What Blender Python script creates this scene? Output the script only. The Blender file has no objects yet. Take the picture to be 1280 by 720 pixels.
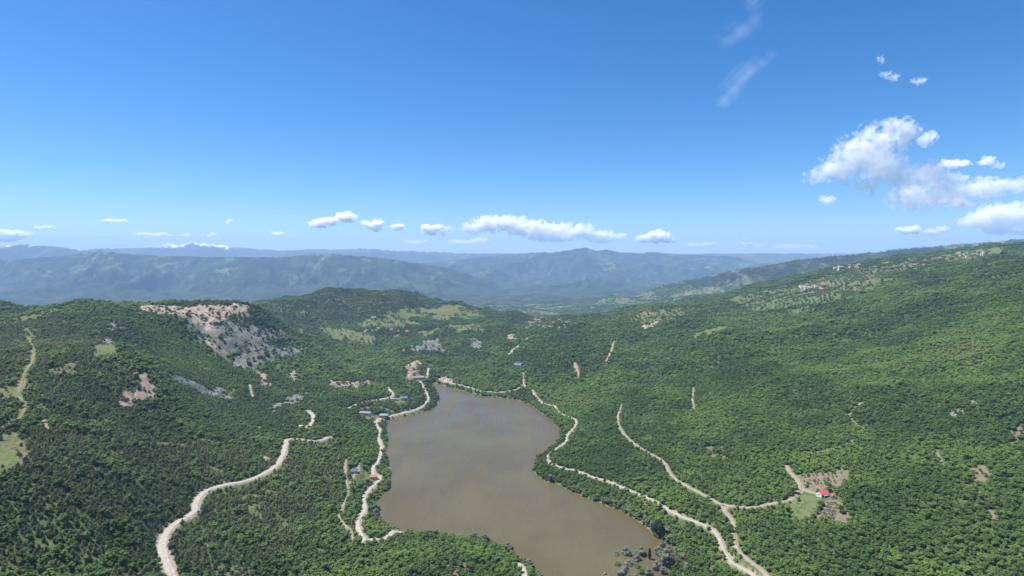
import bpy, bmesh, math, random
import numpy as np
from mathutils import Vector

random.seed(7)
rng = np.random.default_rng(7)
scene = bpy.context.scene
COL = scene.collection
R = math.radians

# ------------------------------------------------------------------ camera
CAM_H = 260.0
F = 711.0                       # focal length in pixels of a 1280 wide picture
PITCH = math.atan(42.0 / F)
cam_d = bpy.data.cameras.new("camera")
cam_d.sensor_width = 36.0
cam_d.lens = 36.0 * F / 1280.0
cam_d.clip_start = 1.0
cam_d.clip_end = 200000.0
cam = bpy.data.objects.new("camera", cam_d)
COL.objects.link(cam)
cam.location = (0, 0, CAM_H)
cam.rotation_euler = (math.pi / 2 - PITCH, 0, 0)
scene.camera = cam


def ray(u, v):
    u = np.asarray(u, float); v = np.asarray(v, float)
    x = (u - 640) / F
    y = (360 - v) / F
    c, s = math.cos(PITCH), math.sin(PITCH)
    return np.stack([x, c + y * s, -s + y * c], -1)


def project(x, y, z):
    c, s = math.cos(PITCH), math.sin(PITCH)
    dz = z - CAM_H
    f = y * c - dz * s
    up = y * s + dz * c
    f = np.maximum(f, 1e-3)
    return 640 + F * x / f, 360 - F * up / f


# ------------------------------------------------------------------ noise
_perm = np.random.default_rng(3).permutation(512).astype(np.int64)
_grad = np.stack([np.cos(np.arange(16) * math.pi / 8), np.sin(np.arange(16) * math.pi / 8)], -1)


def perlin(x, y, seed=0):
    xi = np.floor(x).astype(np.int64); yi = np.floor(y).astype(np.int64)
    xf = x - xi; yf = y - yi
    u = xf * xf * xf * (xf * (xf * 6 - 15) + 10)
    v = yf * yf * yf * (yf * (yf * 6 - 15) + 10)

    def g(ix, iy, dx, dy):
        h = _perm[(_perm[(ix + seed * 37) & 511] + iy) & 511] & 15
        return _grad[h, 0] * dx + _grad[h, 1] * dy
    a = g(xi, yi, xf, yf); b = g(xi + 1, yi, xf - 1, yf)
    c = g(xi, yi + 1, xf, yf - 1); d = g(xi + 1, yi + 1, xf - 1, yf - 1)
    return (a + u * (b - a) + v * ((c + u * (d - c)) - (a + u * (b - a)))) * 1.5


def fbm(x, y, oct=4, seed=0):
    t = 0; a = 1.0; n = 0
    for k in range(oct):
        t = t + a * perlin(x, y, seed + k); n += a
        x = x * 2.03 + 11.3; y = y * 2.03 + 7.7; a *= 0.5
    return t / n


def ridged(x, y, oct=4, seed=0):
    t = 0; a = 1.0; n = 0
    for k in range(oct):
        t = t + a * (1 - np.abs(perlin(x, y, seed + k)) * 1.6); n += a
        x = x * 2.07 + 5.1; y = y * 2.07 + 3.3; a *= 0.5
    return t / n


def sstep(a, b, x):
    t = np.clip((x - a) / (b - a), 0, 1)
    return t * t * (3 - 2 * t)


# ------------------------------------------------------------------ terrain
ctrl = []


def P(u, v, z):                       # seen point of known height
    d = ray(u, v); s = (CAM_H - z) / -d[2]
    ctrl.append((d[0] * s, d[1] * s, z))


def D(u, v, dist):                    # seen point of known distance
    d = ray(u, v); s = dist / d[1]
    ctrl.append((d[0] * s, dist, CAM_H + d[2] * s))


def Q(u, dist, z):                    # hidden point
    ctrl.append(((u - 640) / F * dist, dist, z))


for a in [(0, 720, 95), (100, 720, 82), (215, 700, 62), (330, 700, 45), (430, 700, 20), (0, 660, 105), (100, 650, 98), (204, 680, 60),
          (246, 630, 55), (150, 600, 95), (0, 600, 118), (0, 540, 128), (60, 540, 120), (0, 480, 138), (100, 480, 130), (0, 430, 148),
          (100, 430, 140), (0, 395, 158), (75, 388, 160), (150, 385, 157), (165, 500, 105), (195, 465, 124), (175, 440, 140),
          (240, 540, 75), (220, 500, 85), (300, 600, 52), (357, 556, 42), (300, 540, 52), (385, 520, 38), (400, 550, 35), (350, 620, 38),
          (430, 620, 20), (427, 560, 22), (440, 520, 16), (230, 450, 90), (270, 490, 55), (320, 510, 35), (330, 480, 36),
          (165, 384, 156), (235, 383, 153), (310, 384, 145), (250, 415, 115), (240, 440, 97), (300, 425, 95), (300, 465, 57), (315, 475, 50),
          (400, 500, 24), (460, 480, 16), (500, 470, 13), (520, 455, 12), (420, 465, 26), (360, 480, 34),
          (-200, 720, 110), (-200, 500, 150), (-200, 400, 165), (520, 700, 22), (600, 705, 14), (650, 722, 6),
          (1280, 720, 60), (1100, 720, 48), (960, 720, 28), (850, 720, 6), (1280, 650, 72), (1100, 650, 55), (1028, 620, 50),
          (900, 630, 22), (860, 650, 12), (1280, 580, 88), (1130, 580, 66), (1000, 560, 52), (860, 590, 20), (760, 600, 5), (700, 590, 4),
          (1280, 500, 112), (1130, 500, 85), (1000, 500, 64), (880, 520, 38), (775, 510, 18), (720, 530, 6), (1280, 440, 140),
          (1130, 440, 112), (1000, 440, 85), (880, 440, 62), (800, 450, 40), (720, 460, 20), (680, 480, 6), (650, 470, 10), (640, 450, 15),
          (1280, 400, 165), (1130, 400, 135), (1000, 410, 100), (900, 410, 85), (830, 400, 72), (770, 400, 58), (700, 420, 48),
          (640, 433, 22), (1280, 360, 205), (1280, 340, 225), (1130, 360, 180), (1000, 380, 130), (1480, 720, 80), (1480, 500, 130), (1480, 400, 190)]:
    P(*a)
for a in [(430, 363, 2200), (340, 381, 1900), (500, 369, 2200), (560, 378, 2250), (620, 393, 2400), (430, 390, 1950), (430, 415, 1700),
          (430, 435, 1500), (340, 410, 1650), (500, 420, 1700), (540, 440, 1450), (600, 432, 1600), (660, 403, 3000), (700, 395, 3600),
          (760, 385, 4000), (850, 375, 3500), (1280, 320, 1700), (1280, 308, 2300), (1130, 335, 1900), (1130, 321, 2400), (1000, 360, 1900),
          (1000, 345, 2300), (930, 365, 2200), (930, 390, 1700), (870, 386, 1900), (830, 384, 1850), (1480, 325, 1700), (1480, 305, 2300)]:
    D(*a)
for a in [(430, 2900, 0), (340, 2600, 0), (560, 3000, -60), (0, 1800, 60), (100, 1800, 60), (235, 1700, 50), (300, 1600, 50), (-200, 1800, 80),
          (640, 5500, -180), (300, 5500, -200), (0, 5000, -180), (0, 3000, -60), (300, 3500, -150), (480, 4000, -150), (830, 2400, 20),
          (930, 2900, 60), (1000, 3200, 100), (1130, 3200, 185), (1280, 3300, 215), (1480, 3300, 240), (640, 250, 20), (0, 150, 90),
          (1280, 150, 60), (640, 80, 40), (1000, 5500, -60), (1300, 5500, 60), (-200, 4000, -100), (1500, 5500, 60)]:
    Q(*a)
ctrl = np.array(ctrl)


def warp(x, y):
    return np.arctan2(x, y) * 2.0, np.log(np.hypot(x, y) + 1e-6)


_cx, _cy = warp(ctrl[:, 0], ctrl[:, 1])


def _phi(r2):
    return r2 * np.log(r2 + 1e-12)


_n = len(ctrl)
_A = np.zeros((_n + 3, _n + 3))
_A[:_n, :_n] = _phi((_cx[:, None] - _cx) ** 2 + (_cy[:, None] - _cy) ** 2) + np.eye(_n) * 2e-3
_A[:_n, _n:] = np.stack([np.ones(_n), _cx, _cy], -1)
_A[_n:, :_n] = _A[:_n, _n:].T
_w = np.linalg.solve(_A, np.concatenate([ctrl[:, 2], np.zeros(3)]))

# far ridges: distance, front run, (pixel column, pixel row) of the crest line, back run
RIDGES = [
    (4700, 1500, [(700, 400), (760, 392), (790, 371), (830, 356), (880, 346), (920, 337), (960, 331), (1000, 324), (1060, 318), (1130, 311), (1200, 304), (1280, 298), (1600, 296)], 1200, .35),
    (4300, 600, [(600, 440), (690, 400), (740, 383), (757, 373), (772, 368), (785, 371), (800, 383), (840, 400)], 500, .3),
    (3700, 500, [(500, 430), (560, 399), (610, 384), (640, 383), (680, 390), (720, 394), (760, 420)], 500, .3),
    (8000, 2600, [(-400, 325), (0, 324), (80, 320), (125, 312), (160, 317), (200, 319), (260, 321), (350, 321), (410, 316.5), (470, 321), (540, 331), (580, 340), (620, 356), (660, 380), (720, 410)], 1500, .95),
    (10500, 2600, [(-400, 306), (0, 306), (30, 304.5), (60, 306), (110, 313), (150, 322), (250, 332), (400, 340)], 1500, .95),
    (11500, 5000, [(400, 338), (500, 331), (560, 326), (600, 321), (650, 316), (690, 315), (715, 312), (730, 308.5), (745, 313), (758, 311.5), (775, 315.5), (800, 316), (815, 314), (830, 317), (880, 318.5), (930, 320.5), (980, 327), (1050, 334), (1400, 334)], 1800, .95),
    (13500, 2200, [(-400, 316), (90, 314), (120, 310), (200, 309), (300, 311), (340, 314), (430, 315), (460, 312.5), (500, 316), (560, 317.5), (700, 317.5), (880, 317.5), (960, 316), (1050, 317), (1400, 316)], 900, .5),
    (16300, 2600, [(-400, 306), (-40, 303), (0, 299), (30, 297), (45, 302), (60, 308), (150, 311), (170, 304.5), (185, 302), (200, 304), (210, 303), (225, 306), (238, 301.5), (255, 304), (270, 305), (290, 308), (340, 312), (420, 311), (450, 310), (500, 313), (600, 316.5), (1400, 316.5)], 1800, .95),
]
_shore = [(538, 478), (548, 480), (560, 484), (580, 489), (600, 494), (620, 497), (640, 498), (652, 501), (662, 506), (672, 513), (684, 520), (697, 531), (704, 540),
          (698, 552), (688, 562), (674, 572), (668, 580), (668, 590), (680, 602), (698, 606), (712, 613), (730, 622), (752, 630), (770, 636), (786, 643), (800, 651),
          (812, 662), (822, 672), (834, 678), (842, 690), (844, 705), (836, 725), (820, 745), (780, 770), (715, 770), (700, 748), (690, 733), (672, 717), (650, 701), (640, 691),
          (625, 684), (610, 678), (596, 673), (580, 676), (562, 671), (545, 668), (528, 668), (512, 669), (496, 668), (484, 660), (474, 648), (468, 636), (469, 624), (478, 615), (488, 608),
          (486, 598), (489, 588), (484, 578), (480, 568), (483, 555), (484, 545), (482, 536), (482, 530), (490, 523), (505, 520), (522, 517), (540, 511), (549, 502), (547, 494), (540, 487)]
_s = np.array(_shore, float)
_d = ray(_s[:, 0], _s[:, 1]); _k = CAM_H / -_d[:, 2]
SHORE = np.stack([_d[:, 0] * _k, _d[:, 1] * _k], -1)
# round the outline: Chaikin
for _ in range(2):
    a = SHORE; b = np.roll(SHORE, -1, 0)
    SHORE = np.stack([a * .75 + b * .25, a * .25 + b * .75], 1).reshape(-1, 2)
# small bays and points along the bank
_tn = np.roll(SHORE, -1, 0) - np.roll(SHORE, 1, 0)
_nn = np.stack([_tn[:, 1], -_tn[:, 0]], -1) / (np.hypot(_tn[:, 0], _tn[:, 1])[:, None] + 1e-6)
SHORE = SHORE + _nn * (fbm(SHORE[:, 0] / 22, SHORE[:, 1] / 22, 3, 41) * 5.0)[:, None]


def poly_sd(x, y, poly, reach=None):
    """signed distance to a closed polygon (negative inside); beyond reach it is only reach."""
    shp = np.shape(x); x = np.ravel(x); y = np.ravel(y)
    out = np.full(x.shape, 1e9)
    if reach is not None:
        lo = poly.min(0) - reach; hi = poly.max(0) + reach
        idx = np.nonzero((x > lo[0]) & (x < hi[0]) & (y > lo[1]) & (y < hi[1]))[0]
    else:
        idx = np.arange(len(x))
    for ch in np.array_split(idx, max(1, len(idx) // 40000 + 1)):
        if len(ch) == 0:
            continue
        px, py = x[ch], y[ch]
        d2 = np.full(px.shape, 1e18); ins = np.zeros(px.shape, bool)
        for i in range(len(poly)):
            ax, ay = poly[i]; bx, by = poly[(i + 1) % len(poly)]
            ex, ey = bx - ax, by - ay
            t = np.clip(((px - ax) * ex + (py - ay) * ey) / (ex * ex + ey * ey + 1e-9), 0, 1)
            d2 = np.minimum(d2, (px - ax - t * ex) ** 2 + (py - ay - t * ey) ** 2)
            c = (ay > py) != (by > py)
            ins ^= c & (px < (bx - ax) * (py - ay) / (by - ay + 1e-12) + ax)
        out[ch] = np.where(ins, -1, 1) * np.sqrt(d2)
    return out.reshape(shp)


def height_base(x, y, shore_sd=None):
    shp = np.shape(x); x = np.ravel(np.asarray(x, float)); y = np.ravel(np.asarray(y, float))
    r = np.hypot(x, y)
    z = np.empty(x.shape)
    for ch in np.array_split(np.arange(len(x)), max(1, len(x) // 20000 + 1)):
        wx, wy = warp(x[ch], y[ch])
        wy = np.minimum(wy, math.log(6500.0))
        z[ch] = _phi((wx[:, None] - _cx) ** 2 + (wy[:, None] - _cy) ** 2) @ _w[:_n] + _w[_n] + _w[_n + 1] * wx + _w[_n + 2] * wy
    z = np.clip(z, -215, 420)
    sd = poly_sd(x, y, SHORE, 400) if shore_sd is None else shore_sd
    off = sstep(5, 160, sd)
    # gullies and spurs
    amp = 3.5 + 13 * sstep(500, 2200, r)
    z = z + off * (amp * fbm(x / 130, y / 130, 4, 5) + (ridged(x / 210, y / 210, 3, 9) - .55) * amp * 1.3)
    z = z + off * fbm(x / 14, y / 14, 2, 15) * .5
    z = z + sstep(40, 260, sd) * sstep(600, 1100, r) * (ridged(x / 360 + .3 * y / 360, y / 520, 3, 17) - .55) * 32 * (1 - sstep(3000, 4500, r))
    far = sstep(2600, 4200, r)
    base = -210 + 60 * fbm(x / 900, y / 900, 3, 21)
    z = z * (1 - sstep(5200, 7000, r)) + base * sstep(5200, 7000, r)
    u = 640 + F * x / np.maximum(y, 1.0)
    ufix = 640 + F * np.tan(np.clip(np.arctan2(x, y), -1.0, 1.0))
    for k, (dist, front, crest, back, ga) in enumerate(RIDGES):
        m = np.nonzero((r > dist * .45))[0]
        if len(m) == 0:
            continue
        cu = np.array([c[0] for c in crest], float); cv = np.array([c[1] for c in crest], float)
        uu = ufix[m]; xm, ym = x[m], y[m]
        v = np.interp(uu, cu, cv)
        dd = ray(uu, v)
        wob = dist * (1 + .06 * fbm(uu / 90, np.full(uu.shape, k * 3.3), 2, 60 + k))
        zc = CAM_H + dd[:, 2] / dd[:, 1] * dist
        zc = zc + fbm(uu / 18, np.full(uu.shape, k * 7.1), 3 if dist < 12000 else 2, 31 + k) * dist * (.0013 if dist < 12000 else .0008)
        s = ym - wob
        p = np.where(s < 0, 1 + s / front, 1 - s / back)
        p = np.clip(p, 0, 1)
        zb = -215.0
        prof = p ** 1.15
        sc = 420.0 if dist < 5000 else dist * .115
        wx = xm + sc * .5 * fbm(xm / sc, ym / sc, 2, 71 + k)
        wy = ym + sc * .5 * fbm(xm / sc + 9, ym / sc + 4, 2, 72 + k)
        gul = ridged(wx / sc, wy / (sc * 2.6), 5, 80 + k)
        cut = (1 - gul) * ga * (2.6 if k < 6 else 1.6) * np.clip(4 * p * (1 - p), 0, 1) ** 1.5
        h = zb + (zc - zb) * np.clip(prof - cut * prof, 0, 1)
        h = np.where(p > 0, h, -1e4)
        kk = 10.0 if dist < 5000 else 25.0
        d_ = np.clip(.5 + .5 * (h - z[m]) / kk, 0, 1)
        z[m] = np.where(p > 0, z[m] * (1 - d_) + h * d_ + kk * d_ * (1 - d_) * .5, z[m])
    # lake basin
    shore_h = .10 + .085 * np.clip(sd, 0, 1e3)
    near = 1 - sstep(0, 70, sd)
    z_out = np.maximum(z * (1 - near) + np.clip(z, shore_h, shore_h + .18 * np.clip(sd, 0, 400)) * near, np.where(sd < 60, shore_h, -1e4))
    z_in = np.maximum(-.05 + .16 * sd, -6)
    z = np.where(sd > 0, z_out, z_in)
    return z.reshape(shp)


def unproject(pts, hf=None, lo=200.0, hi=16000.0, n=900):
    """pixels to points on the ground, by marching along their rays"""
    pts = np.asarray(pts, float)
    d = ray(pts[:, 0], pts[:, 1])
    t = np.exp(np.linspace(math.log(lo), math.log(hi), n))
    s = t[None, :] / d[:, 1][:, None]
    X = d[:, 0][:, None] * s; Y = d[:, 1][:, None] * s; Z = CAM_H + d[:, 2][:, None] * s
    H = (hf or height_base)(X, Y)
    below = Z <= H
    i = np.argmax(below, 1); i[~below.any(1)] = n - 1
    i = np.maximum(i, 1)
    k = np.arange(len(pts))
    g0 = Z[k, i - 1] - H[k, i - 1]; g1 = Z[k, i] - H[k, i]
    f = np.clip(g0 / (g0 - g1 + 1e-9), 0, 1)
    tt = t[i - 1] * (1 - f) + t[i] * f
    s = tt / d[:, 1]
    return np.stack([d[:, 0] * s, tt, CAM_H + d[:, 2] * s], -1)


# ------------------------------------------------------------------ roads (pixel polylines on the ground)
ROADS = [
    ("road", 5.0, "white", [(226, 760), (219, 735), (214, 715), (206, 697), (203, 682), (210, 663), (226, 650), (242, 641), (246, 626), (258, 613), (280, 606), (305, 602), (326, 594), (345, 582), (353, 570), (357, 557), (360, 549), (375, 549), (388, 551), (402, 550), (411, 546)]),
    ("road", 5.0, "white", [(383, 535), (389, 530), (392, 523), (390, 518), (384, 513)]),
    ("road", 4.2, "white", [(520, 472), (527, 480), (531, 487), (535, 496), (534, 502), (528, 508), (515, 513), (500, 517), (486, 521), (474, 524), (470, 530), (475, 538), (474, 548), (477, 560), (473, 577), (467, 584), (467, 591), (475, 597), (473, 602), (463, 611), (456, 620), (455, 630), (456, 637), (448, 650), (448, 660), (452, 670), (457, 677)]),
    ("road", 5.0, "white", [(457, 677), (468, 674), (478, 673), (486, 670), (492, 666), (503, 668)]),
    ("road", 3.8, "white", [(429, 512.6), (440, 508), (452, 503), (469, 500), (487, 496.6), (491, 493.5), (488.5, 489), (484, 484)]),
    ("road", 2.8, "white", [(487, 496.6), (493, 499), (502, 497)]),
    ("road", 2.8, "white", [(556, 478), (575, 481), (590, 485), (603, 489), (625, 490), (645, 487), (654, 481)]),
    ("road", 2.8, "white", [(654, 466), (654, 475), (655, 481), (664, 487), (669, 495), (677, 503), (686, 506), (693, 507), (696, 514), (703, 518), (711, 521), (720, 526), (719, 533), (713, 540), (709, 546), (707, 553), (697, 560), (687, 568), (684, 574), (690, 580), (705, 585), (725, 590), (740, 596), (760, 602), (780, 610), (800, 618), (815, 625), (835, 637), (855, 647), (880, 656), (893, 664), (900, 676), (906, 690), (914, 702), (924, 709), (936, 714), (948, 723), (960, 735)]),
    ("dirt_track", 2.6, "tan", [(778, 505), (773, 520), (775, 535), (790, 552), (813, 567), (830, 578), (840, 595), (860, 608), (897, 628), (907, 640), (917, 653), (918, 677), (927, 693), (950, 710), (962, 722), (975, 736)]),
    ("dirt_track", 2.8, "tan", [(899, 629), (910, 632), (925, 634), (946, 634), (965, 629), (985, 625), (997, 616), (1000, 608), (996, 599), (987, 589), (984, 582)]),
    ("dirt_track", 2.4, "tan", [(999, 611), (1010, 614), (1022, 617)]),
    ("dirt_track", 1.1, "tan", [(432, 575), (432, 593), (435, 615), (427, 638), (424, 647), (437, 663), (443, 679)]),
    ("dirt_track", 1.5, "tan", [(450, 579), (446, 589), (437, 605), (444, 607)]),
    ("dirt_track", 4.5, "orange", [(718, 454), (721, 462), (723, 469), (720, 473)]),
    ("dirt_track", 4.5, "orange", [(768, 426), (765, 434), (763, 441), (760, 448), (756, 455)]),
    ("dirt_track", 1.5, "tan", [(1078, 502), (1064, 516), (1062, 523), (1074, 533), (1085, 542)]),
    ("dirt_track", 1.5, "tan", [(1003, 567), (1030, 564), (1050, 559), (1070, 550)]),
    ("dirt_track", 1.8, "grass", [(36, 422), (42, 437), (40, 452), (30, 468), (27, 480), (25, 490)]),
    ("dirt_track", 1.8, "grass", [(24, 495), (31, 507), (27, 520), (12, 530), (-10, 538)]),
    ("dirt_track", 3.4, "orange", [(512, 465), (511, 471)]),
    ("road", 4.0, "white", [(536, 460), (534, 471)]),
    ("dirt_track", .9, "tan", [(55, 525), (60, 536), (80, 543), (120, 546), (180, 552), (235, 556)]),
    ("dirt_track", 3.0, "tan", [(313, 481), (314, 490), (317, 497)]),
    ("road", 5.0, "white", [(636, 443), (648, 432), (656, 427), (664, 420)]),
    ("dirt_track", 2.0, "tan", [(867, 485), (866, 500), (868, 512)]),
    ("dirt_track", 2.0, "grass", [(1170, 562), (1176, 575), (1180, 582)]),
    ("road", 3.0, "white", [(648, 705), (655, 712), (657, 730)]),
]


def smooth_line(pts, step):
    pts = np.asarray(pts)
    n = len(pts)
    out = []
    for i in range(n - 1):
        p0 = pts[max(i - 1, 0)]; p1 = pts[i]; p2 = pts[i + 1]; p3 = pts[min(i + 2, n - 1)]
        L = np.linalg.norm(p2[:2] - p1[:2]); m = max(2, int(L / step))
        for t in np.linspace(0, 1, m, endpoint=False):
            out.append(.5 * ((2 * p1) + (-p0 + p2) * t + (2 * p0 - 5 * p1 + 4 * p2 - p3) * t * t + (-p0 + 3 * p1 - 3 * p2 + p3) * t ** 3))
    out.append(pts[-1])
    return np.array(out)


road_lines = []
allp = np.concatenate([np.array(r[3], float) for r in ROADS])
allw = unproject(allp)
k0 = 0
for name, w, kind, pts in ROADS:
    P3 = allw[k0:k0 + len(pts)]; k0 += len(pts)
    L = smooth_line(P3, 4.0)
    zz = height_base(L[:, 0], L[:, 1])
    for _ in range(12):
        zz = np.concatenate([zz[:1], (zz[:-2] + zz[1:-1] * 2 + zz[2:]) / 4, zz[-1:]])
    L[:, 2] = np.maximum(zz, .6)
    road_lines.append((name, w, kind, L))


class SegGrid:
    """nearest road sample, by hashing the samples in 16 m cells"""
    def __init__(self):
        pts = []
        for ri, (name, w, kind, L) in enumerate(road_lines):
            S = smooth_line(L, 1.5) if True else L
            pts.append(np.concatenate([S, np.full((len(S), 1), w), np.full((len(S), 1), ri)], 1))
        self.p = np.concatenate(pts)
        self.cells = {}
        ij = np.floor(self.p[:, :2] / 16).astype(int)
        for n, (i, j) in enumerate(ij):
            for a in (-1, 0, 1):
                for b in (-1, 0, 1):
                    self.cells.setdefault((i + a, j + b), []).append(n)
        self.keys = np.array([(i + 40000) * 100000 + (j + 40000) for i, j in self.cells])
        self.vals = [np.array(v) for v in self.cells.values()]
        o = np.argsort(self.keys); self.keys = self.keys[o]; self.vals = [self.vals[k] for k in o]

    def query(self, x, y):
        """distance past the road's edge, road height, road index"""
        d = np.full(x.shape, 99.0); zr = np.zeros(x.shape); ri = np.full(x.shape, -1)
        key = (np.floor(x / 16).astype(int) + 40000) * 100000 + (np.floor(y / 16).astype(int) + 40000)
        pos = np.clip(np.searchsorted(self.keys, key), 0, len(self.keys) - 1)
        hit = np.nonzero(self.keys[pos] == key)[0]
        o = hit[np.argsort(pos[hit], kind='stable')]
        if len(o) == 0:
            return d, zr, ri
        cut = np.nonzero(np.diff(pos[o]))[0] + 1
        for grp in np.split(o, cut):
            S = self.p[self.vals[pos[grp[0]]]]
            dd = np.hypot(x[grp][:, None] - S[:, 0], y[grp][:, None] - S[:, 1])
            j = np.argmin(dd, 1)
            d[grp] = dd[np.arange(len(grp)), j] - S[j, 3] / 2
            zr[grp] = S[j, 2]; ri[grp] = S[j, 4]
        return d, zr, ri


SG = SegGrid()


def height(x, y):
    shp = np.shape(x); x = np.ravel(np.asarray(x, float)); y = np.ravel(np.asarray(y, float))
    z = height_base(x, y)
    d, zr, ri = SG.query(x, y)
    f = 1 - sstep(1.0, 7.0, d)
    return (z * (1 - f) + (zr - .12) * f).reshape(shp)


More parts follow.
